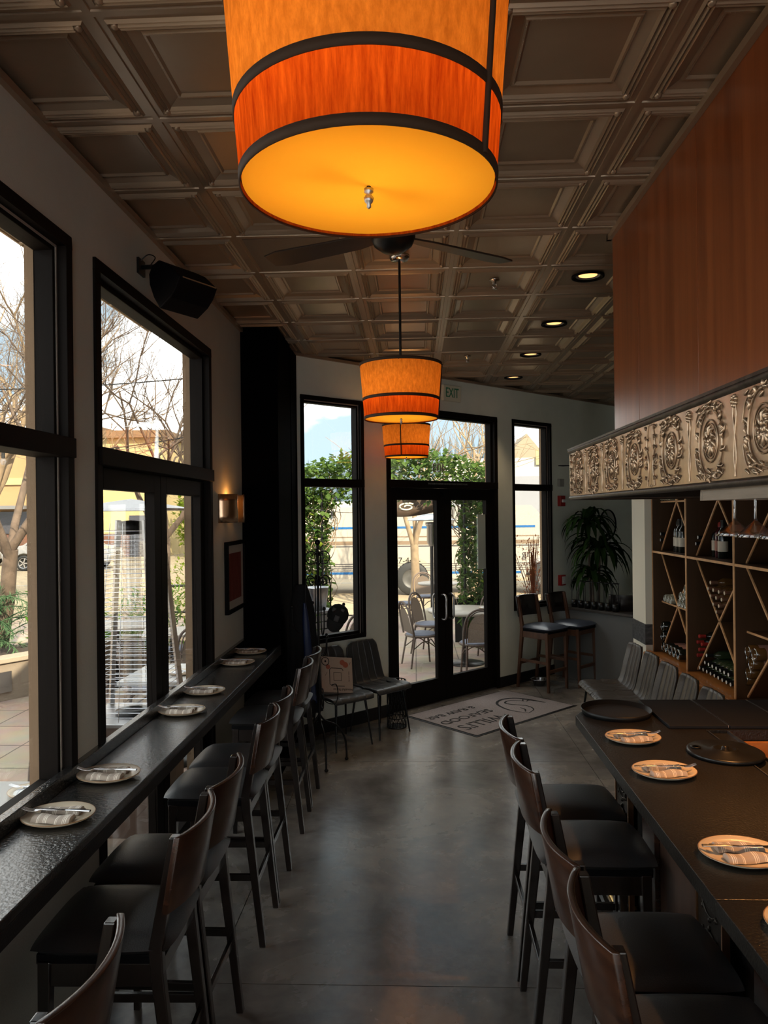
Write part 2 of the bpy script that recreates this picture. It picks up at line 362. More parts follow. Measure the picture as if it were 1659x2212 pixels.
for a0, a1, z0, z1 in split(-1.6, 5.2, [(-1.2,1.0,.25,3.3),(1.25,4.6,.25,3.3)]): b.box(a0,-4.25,z0,a1,-4.1,z1)  # unseen openings added so sun and sky from behind brighten the room
struct(b.build('wall_back', M['wall']))
b = MB(); b.box(5.0,-4.1,0,5.15,12.9,H); struct(b.build('wall_right', M['wall']))
b = MB(); b.box(2.80,-4.1,0,2.92,7.5,H); struct(b.build('wall_bar', M['wall']))
b = MB(); b.box(2.30,7.5,0,2.92,7.93,H); p = struct(b.build('pillar', mat('cream_paint', (.74,.70,.58), .7, bump=.15, bs=90, bdist=.003)))
b = MB(); b.box(2.292,7.492,.78,2.93,7.938,.985); b.build('stone_band', mat('dark_slate_band', (.02,.02,.022), .5, col2=(.10,.10,.10), vs=14, vdet=8, stretch=(1,1,3)), p)
b = MB(); b.box(-1.41,6.0,0,-1.105,6.62,H); struct(b.build('column', mat('matte_black_column', (.0016,.0016,.0024), .95, spec=.03), bevel=.004))
b = MB(); b.box(-1.41,6.62,0,-1.10,6.95,H-.03); struct(b.build('column_return', D.materials['matte_black_column'], bevel=.004))
# half wall under the ledge, by the two spare stools
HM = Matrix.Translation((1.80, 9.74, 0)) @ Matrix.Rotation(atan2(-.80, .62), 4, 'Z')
b = MB(); b.M = HM; b.box(-.05,0,0,1.55,.12,.872); struct(b.build('wall_half', mat('shaded_wall_paint', (.13,.13,.125), .8)))  # darker than the other walls: shade by the stools put into the colour
b = MB(); b.M = HM; b.box(-.05,-.03,.872,1.55,.24,.902); tag(b.build('ledge_shelf', mat('dark_stone_ledge', (.05,.042,.036), .35, var=.3, vs=12), bevel=.004), 'dark stone ledge capping the low wall behind the two spare stools', 'ledge')
# roof over everything
b = MB(); b.box(-1.6,-4.25,3.74,5.2,12.95,3.95); r_ = struct(b.build('roof', M['ext'])); clip_diag(r_.data, .19)
# baseboards
b = MB(); b.M = DM
for a0, a1 in ((-1.6,-.40),(1.39,2.5)): b.box(a0,-.015,0,a1,0,.125)
struct(b.build('baseboard_front', M['base']))
b = MB(); b.M = LM
for a0, a1 in ((-4,3.215),(5.08,6.0)): b.box(a0,-.015,0,a1,0,.125)
struct(b.build('baseboard_left', M['base']))

# ---- pressed tin ceiling, 2 ft tiles
G = .6096; X0, Y0 = -.97327, 2.8156
ins = [0,.012,.014,.034,.041,.049,.057,.065,.073,.081,.118,.123,.131,.139,.146]
zz = [-.006,-.006,0,0,-.010,-.001,-.012,-.001,-.010,.001,.017,.008,.008,.017,.017]
b = MB()
for i in range(-2, 11):
    for j in range(-12, 17):
        cx, cy_ = X0+(i+.5)*G, Y0+(j+.5)*G
        if cx > 5.3 or cx < -1.9 or cy_ < -4.3 or (cy_-8.025-.9584*cx) > 1.0: continue
        plain = (i, j) in ((0, 2), (2, 6), (0,-3))
        vs = []; fs = []
        I = ins[:4] if plain else ins; Z = zz[:4] if plain else zz
        for a, z in zip(I, Z):
            h = G/2-a
            vs += [(cx-h,cy_-h,H+z),(cx+h,cy_-h,H+z),(cx+h,cy_+h,H+z),(cx-h,cy_+h,H+z)]
        for k in range(len(I)-1):
            for q in range(4): fs.append((k*4+q, k*4+4+q, k*4+4+(q+1)%4, k*4+(q+1)%4))
        n = len(vs); fs.append((n-1, n-2, n-3, n-4))
        b.add(vs, fs)
        if not plain and cy_ > -1 and cx < 2.6:          # bead-and-reel moulding and corner leaves
            h = G/2-.128
            for q in range(4):
                ca, sa = cos(q*pi/2), sin(q*pi/2)
                for u in range(-2, 3):
                    for du in (-.013, 0, .013):
                        x, y = u*h*.42+du, -h
                        px, py = cx+x*ca-y*sa, cy_+x*sa+y*ca; s_ = .0055
                        b.add([(px-s_,py-s_,H+.016),(px+s_,py-s_,H+.016),(px+s_,py+s_,H+.016),(px-s_,py+s_,H+.016),(px,py,H+.006)], [(0,4,1),(1,4,2),(2,4,3),(3,4,0)])
                x, y = -G/2+.058, -G/2+.058
                px, py = cx+x*ca-y*sa, cy_+x*sa+y*ca
                b.ball((px, py, H-.004), .017, 6, 4, .8)
ce = struct(b.build('ceiling', M['tin'])); clip_diag(ce.data, .08)
b = MB(); b.box(-1.6,-4.2,H+.03,5.1,12.9,H+.05); cs = b.build('ceiling_backing', M['black'], ce); clip_diag(cs.data, .08)
for i, j in ((0,2),(2,6)):
    b = MB(); cx, cy_ = X0+(i+.5)*G, Y0+(j+.5)*G; b.box(cx-.27,cy_-.27,H-.003,cx+.27,cy_+.27,H+.002)
    tag(b.build('ceiling_speaker_panel', M['perf']), ['','plain perforated panel in the tin ceiling left of the fan','',][1] if j == 2 else 'plain perforated panel in the tin ceiling near the far downlights', 'panel')
b = MB(); b.box(-1.41,-4,H-.035,-1.385,6.0,H-.004); b.M = DM; b.box(-1.6,-.022,H-.03,4.5,0,H-.004)
struct(b.build('trim_1', M['tin']))

# ---- windows and glazed doors
def window(name, m4, x0, x1, z0, z1, trz, fw=.05, sill=True):
    r = D.objects.new(name, None); COL.objects.link(r); r.matrix_world = m4; r['kind'] = 'structure'
    b = MB(); d0, d1 = -.014, .125
    b.box(x0,d0,z1-fw,x1,d1,z1); b.box(x0,d0,z0,x1,d1,z0+fw); b.box(x0,d0,z0+fw,x0+fw,d1,z1-fw); b.box(x1-fw,d0,z0+fw,x1,d1,z1-fw)
    k = fw+.028
    b.box(x0+fw,.03,z0+fw,x0+k,.11,z1-fw); b.box(x1-k,.03,z0+fw,x1-fw,.11,z1-fw); b.box(x0+k,.03,z1-k,x1-k,.11,z1-fw); b.box(x0+k,.03,z0+fw,x1-k,.11,z0+k)
    b.build('frame', M['frame'], r, bevel=.003)
    b = MB(); b.box(x0+fw*.3,-.03,trz-.04,x1-fw*.25,.115,trz+.04); b.build('transom_bar', M['frame'], r, bevel=.003)
    b = MB(); b.box(x0+fw+.001,.026,z0+fw,x0+fw+.01,.031,z1-fw); b.box(x1-fw-.01,.026,z0+fw,x1-fw-.001,.031,z1-fw); b.box(x0+fw,.026,z1-fw-.01,x1-fw,.031,z1-fw-.001)
    b.build('glazing_bead', mat('pale_gasket', (.35,.30,.26), .5), r)
    for a, c in ((z0+k, trz-.04), (trz+.04, z1-k)):
        b = MB(); b.box(x0+k-.004,.068,a-.004,x1-k+.004,.072,c+.004); b.build('pane', M['glass'], r)
    return r
window('window_1', LM, .95, 2.99, 1.0, 3.28, 2.41)
window('window_3', LM, -1.55, .70, 1.0, 3.28, 2.41)
window('window_4', DM, -1.49, -.712, .87, 3.27, 2.43, .038)
window('window_5', DM, 1.68, 2.48, .90, 3.27, 2.43, .038)
def door_pair(name, m4, x0, x1, z1, trz, fw, stile, top, bot, handles, inward=0.0):
    r = D.objects.new(name, None); COL.objects.link(r); r.matrix_world = m4; r['kind'] = 'structure'
    b = MB(); d0, d1 = -.014, .125
    b.box(x0,d0,z1-fw,x1,d1,z1); b.box(x0,d0,0,x0+fw,d1,z1-fw); b.box(x1-fw,d0,0,x1,d1,z1-fw)
    k = fw+.026; b.box(x0+fw,.03,trz+.04,x0+k,.11,z1-fw); b.box(x1-k,.03,trz+.04,x1-fw,.11,z1-fw); b.box(x0+k,.03,z1-k,x1-k,.11,z1-fw)
    b.build('frame', M['frame'], r, bevel=.003)
    b = MB(); b.box(x0+fw*.3,-.03,trz-.04,x1-fw*.25,.12,trz+.04); b.build('transom_bar', M['frame'], r, bevel=.003)
    b = MB(); b.box(x0+k-.004,.068,trz+.04,x1-k+.004,.072,z1-k+.004); b.build('pane', M['glass'], r)
    b = MB(); b.box(x0+fw,-.005,.0,x1-fw,.13,.012); b.build('threshold', M['brushed'], r)
    mid = (x0+x1)/2; zt = trz-.044
    for a0, a1, hs in ((x0+fw+.003, mid-.003, 1), (mid+.003, x1-fw-.003, -1)):
        b = MB(); y0, y1 = .03, .085
        b.box(a0,y0,.014,a0+stile,y1,zt); b.box(a1-stile,y0,.014,a1,y1,zt); b.box(a0+stile,y0,zt-top,a1-stile,y1,zt); b.box(a0+stile,y0,.014,a1-stile,y1,bot)
        lf = b.build('door_leaf', M['frame'], r, bevel=.003)
        b = MB(); b.box(a0+stile-.004,.056,bot-.004,a1-stile+.004,.060,zt-top+.004); b.build('pane', M['glass'], lf)
        if handles:
            hx = (a1-stile/2) if hs == 1 else (a0+stile/2); b = MB()
            for sy, yb in ((-1, y0), (1, y1)):
                yy = yb+sy*.075; w_ = -hs*.0
                b.tube(bez([(hx,yb,1.20),(hx,yb+sy*.045,1.205),(hx+w_,yy,1.17),(hx+w_,yy,1.08),(hx+w_,yy,.96),(hx,yb+sy*.045,.925),(hx,yb,.93)],5), .011, 8)
            b.build('pull_handle', M['brushed'], lf)
    return r
door_pair('door_2', LM, 3.215, 5.08, 3.28, 2.40, .055, .10, .10, .22, False)
fd = door_pair('door_1', DM, -.40, 1.39, 3.27, 2.44, .055, .115, .13, .27, True)
b = MB(); b.box(.43,-.03,2.30,.52,.03,2.39); b.build('door_latch_box', M['black'], fd, bevel=.004)
text('door_notice', 'THIS DOOR TO REMAIN UNLOCKED DURING BUSINESS HOURS', .026, M['brushed'], fd, (.50,-.033,2.445), (pi/2,0,0), .0008, sx=.86)
text('street_number', '403', .15, mat('grey_vinyl_decal', (.42,.34,.29), .5), fd, (.45,.060,2.625), (pi/2,0,pi), .0006)
b = MB(); b.box(1.08,.045,1.45,1.22,.05,2.10); b.build('window_poster', mat('pale_notice_paper', (.45,.50,.45), .6), fd)

for o_, sx, sz in ((( 'A', LM, 1.97, 2.14), 2.0, 2.2), (('B', LM, 4.15, 1.7), 1.8, 3.2), (('C', LM, -.42, 2.14), 2.2, 2.2), (('D', DM, -1.1, 2.07), .78, 2.4), (('E', DM, .495, 1.65), 1.8, 3.2), (('F', DM, 2.08, 2.08), .8, 2.3)):
    nm, m4, xx, z_ = o_
    p = portal('portal', (0,0,0), (0,0,0), sx, sz)
    p.matrix_world = m4 @ Matrix.Translation((xx,.16,z_)) @ Matrix.Rotation(-pi/2, 4, 'X')

# light inside the rest of the dining room behind the camera: two more of the same pendants hang there (built with the lamps below)

BM_ = Matrix.Translation((0,-4.25,0)) @ Matrix.Rotation(pi, 4, 'Z')
portal('portal', (1.7,-4.3,1.78), (pi/2,0,pi) if False else (-pi/2,0,pi), 5.8, 3.05)
# ================================================================== LAMPS
def pendant(loc, label, power=7.0):
    t = thing('pendant_lamp', label, 'lamp', loc, 0, 'amber drum pendants down the middle of the room')   # origin on the ceiling
    zb, zt, rb, rt = -.972, -.652, .218, .243
    def R(z): return rb+(rt-rb)*(z-zb)/(zt-zb)
    zm = zb+.36*(zt-zb)
    b = MB(); b.lathe([(.001,.0),(.062,-.0),(.062,-.012),(.05,-.03),(.016,-.036),(.001,-.036)], n=24); b.build('canopy', M['chrome'], t)
    b = MB(); b.cyl((0,0,-.03),(0,0,zt-.02),.0075, n=10)
    for k in range(3): a = k*2*pi/3; b.cyl((0,0,zt-.02),(cos(a)*R(zt),sin(a)*R(zt),zt-.01),.003,n=6)
    b.cyl((0,0,zt-.02),(0,0,zb-.004),.004,n=6)
    b.build('rod', M['blackmetal'], t)
    b = MB(); b.lathe([(R(zm),zm),(rt,zt)], n=72); sh = b.build('shade', M['shade'], t)
    b = MB(); b.lathe([(rb,zb),(R(zm),zm)], n=72); b.build('shade_band', M['shade2'], t)
    for nm, z in (('ribbon_trim', zt), ('ribbon_trim', zm), ('ribbon_trim', zb+.006)):
        b = MB(); r = R(z)+.0015; b.lathe([(r-.003,z-.010),(r,z-.010),(r+.001,z+.007),(r-.003,z+.007)], n=72); b.build(nm, M['trimband'], t)
    a = -.55; b = MB(); b.tube([((R(z)+.001)*cos(a),(R(z)+.001)*sin(a),z) for z in (zb,zt)], .006, 6); b.build('seam_trim', M['trimband'], t)
    b = MB(); b.lathe([(.0005,zb+.004),(rb-.003,zb+.004)], n=72); b.build('diffuser', M['diff'], t)
    b = MB(); b.lathe([(.0005,zb+.002),(.008,zb),(.008,zb-.006),(.004,zb-.009),(.009,zb-.016),(.007,zb-.023),(.0035,zb-.026),(.004,zb-.032),(.0005,zb-.035)], n=16); b.build('finial', M['brushed'], t)
    for k in range(2):
        p = (.075*cos(k*pi+.6), .075*sin(k*pi+.6), zb+.15)
        b = MB(); b.ball(p, .022, 12, 8, 1.3); b.build('bulb', M['bulb'], t)
        l = D.lights.new('bulb_light', 'POINT'); l.energy = power; l.color = (1,.62,.28); l.shadow_soft_size = .03
        o = D.objects.new('bulb_light', l); COL.objects.link(o); o.parent = t; o.location = (p[0], p[1], zb+.19)
    return t
LP = .22
p1 = pendant((-.072,1.27,H), 'big amber drum pendant lamp, nearest the camera and cut by the top of the photo', LP)
for y, lb in ((4.4,'amber drum pendant lamp on a long rod, middle of the three'), (7.45,'farthest and smallest amber drum pendant lamp, in front of the glass doors'), (-1.9,'amber drum pendant lamp behind the camera')):
    n_ = dup(p1, (-.072,y,H), label=lb)
    if y == 7.45: n_.rotation_euler = (0,0,-1.25)
    if y == 4.4: n_.rotation_euler = (0,0,.5)
    if y == -1.9: n_.rotation_euler = (0,0,1)
# ceiling fan between first and second lamp
t = thing('ceiling_fan', 'dark ceiling fan behind the nearest amber pendant lamp', 'fan', (-.085,3.44,H))
b = MB(); b.lathe([(.001,0),(.07,0),(.06,-.05),(.015,-.055),(.015,-.15)], n=24); b.build('downrod', M['iron'], t)
b = MB(); b.lathe([(.015,-.14),(.09,-.15),(.105,-.19),(.105,-.25),(.09,-.285),(.05,-.315),(.001,-.325)], n=32); b.build('motor_housing', M['blackmetal'], t)
for k in range(3):
    a = radians(35+120*k); b = MB(); b.M = Matrix.Rotation(a, 4, 'Z') @ Matrix.Translation((0,0,-.24)) @ Matrix.Rotation(radians(10), 4, 'X')
    b.prism([(.08,-.03),(.2,-.055),(.62,-.07),(.70,-.05),(.70,.05),(.62,.07),(.2,.055),(.08,.03)], -.005, .004)
    b.build('blade', mat('dark_fan_wood', (.035,.024,.018), .4), t, bevel=.002)
# downlights and sprinklers
for k, (x, y, lb) in enumerate(((1.158,4.91,'recessed downlight nearest the wooden bar canopy'),(1.167,6.136,'second recessed downlight in the row beside the bar canopy'),(1.159,7.32,'third recessed downlight in the ceiling row'),(1.155,8.548,'farthest recessed downlight in the ceiling row'))):
    t = thing('downlight', 'round '+lb, 'ceiling light', (x,y,H+.013), 0, 'recessed downlights in the tin ceiling')
    b = MB(); b.lathe([(.105,-.002),(.105,-.012),(.092,-.014),(.078,-.002)], n=32); b.build('trim_ring', M['black'], t)
    b = MB(); b.lathe([(.078,-.003),(.060,.004)], n=32); b.build('baffle', M['brushed'], t)
    b = MB(); b.lathe([(.0005,.003),(.060,.003)], n=24); ln = b.build('lens', M['spot'], t)
    l = D.lights.new('downlight_beam', 'SPOT'); l.energy = 4; l.color = (1,.72,.42); l.spot_size = radians(75); l.spot_blend = .6; l.shadow_soft_size = .05
    o = D.objects.new('downlight_beam', l); COL.objects.link(o); o.parent = t; o.location = (0,0,-.025)
for x, y, lb in ((.55,4.94,'small chrome sprinkler head beside the end of a fan blade'),(.544,7.347,'small chrome sprinkler head near the farthest pendant')):
    t = thing('sprinkler', lb, 'sprinkler', (x,y,H+.012)); b = MB()
    b.lathe([(.001,0),(.034,0),(.034,-.006),(.012,-.012),(.012,-.03),(.001,-.03)], n=20); b.build('escutcheon', M['chrome'], t)
    b = MB(); b.tube([(-.012,0,-.028),(-.014,0,-.045),(0,0,-.058),(.014,0,-.045),(.012,0,-.028)], .003, 6); b.lathe([(.001,-.058),(.018,-.059),(.018,-.062),(.001,-.062)], n=14); b.build('deflector', M['chrome'], t)

# ================================================================== BAR STOOLS
def make_stool(name, label, wood, backwood, seatm, rail=None):
    """faces +x; floor origin; rear posts kink at the seat"""
    t = thing(name, label, 'stool')
    W = .182
    for s_ in (-1, 1):
        y = s_*W
        b = MB(); P = [(-.245,y,0),(-.172,y,.66),(-.168,y,.74),(-.232,y,1.098)]
        prof = [(.030,.032),(.042,.036),(.044,.036),(.030,.034)]
        vs = []; fs = []
        for (x,yy,z),(wx,wy) in zip(P, prof):
            vs += [(x-wx/2,yy-wy/2,z),(x+wx/2,yy-wy/2,z),(x+wx/2,yy+wy/2,z),(x-wx/2,yy+wy/2,z)]
        for k in range(3):
            for q in range(4): fs.append((k*4+q,k*4+(q+1)%4,k*4+4+(q+1)%4,k*4+4+q))
        fs += [(3,2,1,0),(12,13,14,15)]
        b.add(vs, fs); b.build('rear_leg', wood, t, bevel=.004)
        b = MB(); b.beam((.205,y,0),(.192,y,.70),.027,.027,(0,1,0),1.5); b.build('front_leg', wood, t, bevel=.003)
        b = MB(); b.beam((-.165,y,.655),(.19,y,.655),.022,.075); b.build('side_rail', wood, t, bevel=.002)
        b = MB(); b.beam((-.20,y,.34),(.198,y,.34),.018,.032); b.build('side_stretcher', wood, t, bevel=.002)
    b = MB(); b.beam((.192,-W,.665),(.192,W,.665),.022,.07); b.build('front_rail', wood, t, bevel=.002)
    b = MB(); b.beam((-.17,-W,.665),(-.17,W,.665),.022,.07); b.build('back_rail', wood, t, bevel=.002)
    b = MB(); b.beam((-.21,-W,.30),(-.21,W,.30),.018,.03); b.build('back_stretcher', wood, t, bevel=.002)
    b = MB(); b.beam((.200,-W,.24),(.200,W,.24),.022,.034); fr = b.build('footrest', wood, t, bevel=.002)
    if rail: b = MB(); b.box(.189,-W+.02,.257,.211,W-.02,.259); b.build('brass_strip', rail, fr)
    b = MB(); b.box(-.185,-.192,.686,.222,.192,.722); b.build('seat_pan', M['black'], t, bevel=.006)
    # seat cushion: soft slab, slightly domed, overhanging the frame
    b = MB(); nx = 14
    def cush(top):
        def fn(u, v):
            a, c = 2*u-1, 2*v-1
            X = .232*a; Y = .212*c
            e = max(abs(a), abs(c)); k = (abs(a)**5+abs(c)**5)**.2 or 1e-6
            sc = e/k if k > 0 else 1
            X *= (.0+sc)**.35 if e > 0 else 1; Y *= (.0+sc)**.35 if e > 0 else 1
            X *= 1+.02*(1-c*c); 
            if a < 0: Y *= 1-.05*(-a)
            z = .738+(.030*(1-min(1,e)**6) + .012*(1-a*a)*(1-c*c) if top else -.042*(1-min(1,e)**8))
            return (X+.014, Y, z)
        return fn
    b.grid(cush(True), nx, nx); b.grid(cush(False), nx, nx, flip=True)
    b.build('seat_cushion', seatm, t)
    # curved back rest set behind the posts, ends lapping over them
    b = MB(); n = 14; vs = []; fs = []
    for i in range(n+1):
        u = i/n; y = -.208+.416*u; bow = -.052*(1-(2*u-1)**2)
        for (z, th) in ((.855,0),(1.103,0)):
            xk = -.182-(z-.74)*.175+bow
            vs += [(xk-.010,y,z),(xk+.012,y,z)]
    for i in range(n):
        a = i*4; c = a+4
        fs += [(a,c,c+2,a+2),(a+1,a+3,c+3,c+1),(a+2,c+2,c+3,a+3),(a,a+1,c+1,c)]
    fs += [(0,2,3,1),(n*4,n*4+1,n*4+3,n*4+2)]
    b.add(vs, fs, True); o = b.build('backrest', backwood, t, bevel=.004)
    return t
st = make_stool('bar_stool', 'x', M['stoolw'], M['backw'], M['vinyl'])
LY = [1.68, 2.53, 2.965, 3.80, 4.215, 5.085, 5.53]
LL = ['nearest black bar stool at the window counter, only its curved back showing',
      'second black bar stool at the window counter, wide empty seat in full view',
      'third black bar stool at the window counter, tucked right behind the second',
      'fourth black bar stool at the window counter, first of the middle pair',
      'fifth black bar stool at the window counter, far one of the middle pair',
      'sixth black bar stool at the window counter, near one of the far pair',
      'seventh and farthest black bar stool at the window counter, next to the coat stand']
for i, (y, lb) in enumerate(zip(LY, LL)):
    o = st if i == 0 else dup(st)
    o.location = (-1.018,y,0); o.rotation_euler = (0,0,pi+(.0,.02,-.015,.01,-.01,.01,-.02)[i]); o['label'] = lb; o['group'] = 'black stools along the window counter'
RY = [1.945, 2.375, 3.13, 3.565]
RL = ['nearest bar stool at the stone bar, its walnut back filling the lower right',
      'second bar stool from the camera at the stone bar, walnut back overlapped by the nearest',
      'third bar stool at the stone bar, with walnut curved back',
      'farthest bar stool at the stone bar, closest to the round tray']
for i, (y, lb) in enumerate(zip(RY, RL)):
    o = dup(st, (.700,y,0), (0,.012,-.01,.0)[i], lb, 'stools along the stone bar')
sp = make_stool('bar_stool', 'brown wooden bar stool with blue-grey seat standing by the narrow window', M['brownw'], M['stoolw'], M['bluevinyl'], M['copper'])
sp.location = (1.53,8.98,0); sp.rotation_euler = (0,0,radians(-46)); sp['group'] = 'two spare stools by the entrance'
for v in ('a',):
    o = dup(sp, (1.935,9.24,0), radians(-44), 'spare stool with blue-grey seat against the low wall under the plant')
o = dup(sp, (2.62,9.32,0), radians(75), 'red-brown wooden stool back showing above the low wall below the plant'); o['group'] = 'x'; del o['group']

# ================================================================== SHELL CHAIRS
def make_shell(name, leather):
    """faces +x, floor origin, back at x=-.27"""
    t = thing(name, 'x', 'chair')
    prof = bez([(.235,.425),(.20,.455),(.10,.455),(-.03,.438),(-.12,.437),(-.175,.462),(-.205,.52),(-.232,.64),(-.262,.76),(-.282,.85)], 4)
    m = len(prof)-1
    def fn(u, v):
        p = prof[min(m, int(round(v*m)))]; q = prof[min(m, int(round(v*m))+1)]; r_ = prof[max(0, int(round(v*m))-1)]
        tx, tz = q.x-r_.x, q.y-r_.y; L = sqrt(tx*tx+tz*tz) or 1; nx_, nz_ = -tz/L, tx/L      # normal (sitter side)
        if nz_ < 0 and v < .4: nx_, nz_ = -nx_, -nz_
        w = (.228 - .035*max(0, v-.55)/.45 - (.02*(1-v/.15)**2 if v < .15 else 0))*((1-.22*((v-.92)/.08)**2) if v > .92 else 1)
        y = (2*u-1)*w
        a = abs(2*u-1); curl = .028*a**4 if v > .3 else .012*a**4*(v/.3)
        ch = .010*abs(sin(pi*(u*5)))**.35 if .1 < u < .9 else .010*abs(sin(pi*(u*5)))**.35
        if v < .33: ch *= .35
        k = curl+ch
        return (p.x-tz/L*k*(1 if v > .3 else 1), y, p.y+tx/L*k) if False else (p.x+abs(tz)/L*k, y, p.y+abs(tx)/L*k*(1 if v < .5 else .3))
    b = MB(); b.grid(fn, 60, m)
    b.build('seat_shell', leather, t, solid=.022)
    for sx, sy in ((1,-1),(1,1),(-1,-1),(-1,1)):
        b = MB(); x0 = .17 if sx > 0 else -.14; b.tube([(x0,sy*.16,.435),(x0+sx*.055,sy*.20,.0)], [.012,.0075], 10); b.build('leg', M['blackmetal'], t)
    b = MB(); b.box(-.16,-.16,.418,.18,-.14,.432); b.box(-.16,.14,.418,.18,.16,.432); b.box(-.15,-.16,.418,-.13,.16,.432); b.box(.15,-.16,.418,.17,.16,.432); b.build('under_frame', M['blackmetal'], t)
    return t
sc_ = make_shell('side_chair', M['leather'])
for i, (y, lb) in enumerate(((7.10,'farthest grey leather chair under the wine rack, seat and leg in full view'),(6.63,'second grey leather chair from the far end of the wine rack row, seat half visible'),(6.17,'third grey leather chair from the far end of the wine rack row'),(5.73,'fourth grey leather chair of the wine rack row, back lit by the window'),(5.27,'fifth grey leather chair of the wine rack row, behind the black bar mats'),(4.83,'nearest grey leather chair of the wine rack row, only the top of its back showing'))):
    o = sc_ if i == 0 else dup(sc_)
    o.location = (1.83,y,0); o.rotation_euler = (0,0,pi+(.03,-.02,.02,-.03,.02,0)[i]); o['label'] = lb; o['group'] = 'grey leather chairs under the wine rack'
sd = make_shell('side_chair', M['leatherd'])
def dpt(s, y): v = DM @ Vector((s, y, 0)); return (v.x, v.y)
x, y = dpt(-.83,-.33); sd.location = (x,y,0); sd.rotation_euler = (0,0,DA-pi/2+.04); sd['label'] = 'charcoal leather chair beside the glass doors, empty'; sd['group'] = 'charcoal chairs by the entrance'
x, y = dpt(-1.33,-.36); dup(sd, (x,y,0), DA-pi/2-.06, 'charcoal leather chair with a cardboard box leaning on its seat')
# carton on the chair
x, y = dpt(-1.37,-.40)
t = thing('cardboard_box', 'pale printed cardboard carton leaning on the charcoal chair by the coat stand', 'box', (x-.01,y-.02,.485), rot=(radians(-24),radians(8),DA-.30))
Wb, Hb, Tb = .155, .33, .07
b = MB(); b.box(-Wb,0,0,Wb,Tb,Hb); b.build('carton', mat('tan_cardboard', (.50,.38,.30), .8, var=.05), t, bevel=.003)
ink = M['ink']
b = MB()
for pts in ([(-.075,.21),(-.06,.225),(.045,.225),(.06,.205)],[(-.075,.21),(-.075,.075),(-.055,.06),(.07,.06)]):
    b.tube([(x_,-.002,z_) for x_, z_ in pts], .003, 5)
b.tube([(-.035,-.002,.185),(.04,-.002,.185),(.04,-.002,.11),(-.035,-.002,.11)], .0025, 5, closed=True)
b.tube([(-.12,-.002,.15),(-.10,-.002,.185)], .0015, 4); b.tube([(.125,-.002,.26),(.135,-.002,.285)], .0015, 4)
b.build('line_drawing', ink, t)
b = MB()
for cx, cz, r in ((.06,.275,.03),(.095,.25,.03),(-.075,.235,.022)): b.lathe([(.0005,0),(r,0)], (0,0,0), 20); 
b = MB()
for cx, cz, r in ((.055,.28,.026),(.085,.26,.028),(-.09,.235,.022)):
    b.M = Matrix.Translation((cx,-.0012,cz)) @ Matrix.Rotation(pi/2, 4, 'X'); b.lathe([(.0005,0),(r,0)], n=20)
b.build('printed_dots', mat('terracotta_print', (.42,.12,.07), .8), t)
b = MB(); b.M = Matrix.Translation((-.115,-.0015,.285)) @ Matrix.Rotation(pi/2, 4, 'X'); b.lathe([(.033,0),(.040,0)], n=24); b.lathe([(.0005,0),(.010,0)], n=12); b.build('printed_ring', ink, t)
text('print', 'Beautiful Noise', .032, ink, t, (.055,-.002,.028), (pi/2,pi,0), .0004)
text('print', 'enjoy your day', .016, ink, t, (.118,-.002,.15), (pi/2,pi/2,0), .0004)

# ================================================================== WINDOW COUNTER
t = thing('window_counter', 'long narrow black stone counter running under the left windows', 'counter', (0,0,0))
b = MB(); b.box(-1.378,-2.5,1.035,-1.10,5.995,1.067); b.build('counter_top', M['granite'], t, bevel=.004)
b = MB(); b.box(-1.135,-2.5,.985,-1.10,5.995,1.034); b.build('front_apron', M['lam'], t, bevel=.002)
b = MB(); b.box(-1.418,-2.5,1.0,-1.379,5.995,1.120); b.build('back_lip', M['granite'], t, bevel=.004)
b = MB()
for y in (-1.2,.8,3.10,5.3): b.box(-1.40,y-.02,.82,-1.36,y+.02,1.034); b.beam((-1.38,y,.80),(-1.16,y,1.03),.03,.03)
b.build('bracket', M['blackmetal'], t)

# ================================================================== THE BAR
t = thing('bar_counter', 'black speckled stone bar with stepped wood and tin front on the right', 'bar', (0,0,0))
b = MB(); b.prism([(.806,-3.5),(1.388,-3.5),(1.388,2.045),(.806,2.045)], 1.017, 1.067); b.build('stone_top', M['granite2'], t, bevel=.0022)
b = MB(); b.prism([(.806,2.048),(1.388,2.048),(1.388,3.62),(2.2,3.62),(2.2,4.16),(1.02,4.16),(.93,4.06),(.822,3.87)], 1.017, 1.067); b.build('stone_top', M['granite2'], t, bevel=.0022)
b = MB(); b.box(1.06,-3.5,0,1.38,3.77,1.016); b.box(1.06,3.62,0,2.15,3.77,1.016); b.build('bar_body', M['lam'], t)
b = MB(); b.box(1.495,3.598,.25,2.14,3.617,1.014); b.build('inner_panel', M['ledge'], t, bevel=.002)
pan = mat('brown_wood_panel', (.055,.028,.018), .4, col2=(.10,.052,.034), vs=5, stretch=(3,3,.3))
def tinpanel(y0, y1):
    b = MB(); b.box(1.0,y0,.12,1.02,y1,1.0)
    cy0 = (y0+y1)/2; w_ = (y1-y0)/2
    for z in (.28,.56,.84):
        for r in (.10,.075): b.tube([(.998,cy0+w_*.85*cos(a)*r/.1,z+r*1.15*sin(a)) for a in [k*2*pi/20 for k in range(20)]], .0045, 5, closed=True)
        for k in range(9):
            a = k*2*pi/9; b.ball((.998,cy0+.022*cos(a),z+.03*sin(a)), .013, 6, 4)
        for k in range(10):
            a = k*2*pi/10+.3; b.ball((.999,cy0+w_*.92*cos(a),z+.125*sin(a)), .010, 5, 4)
    return b.build('tin_panel', M['tindark'], t)
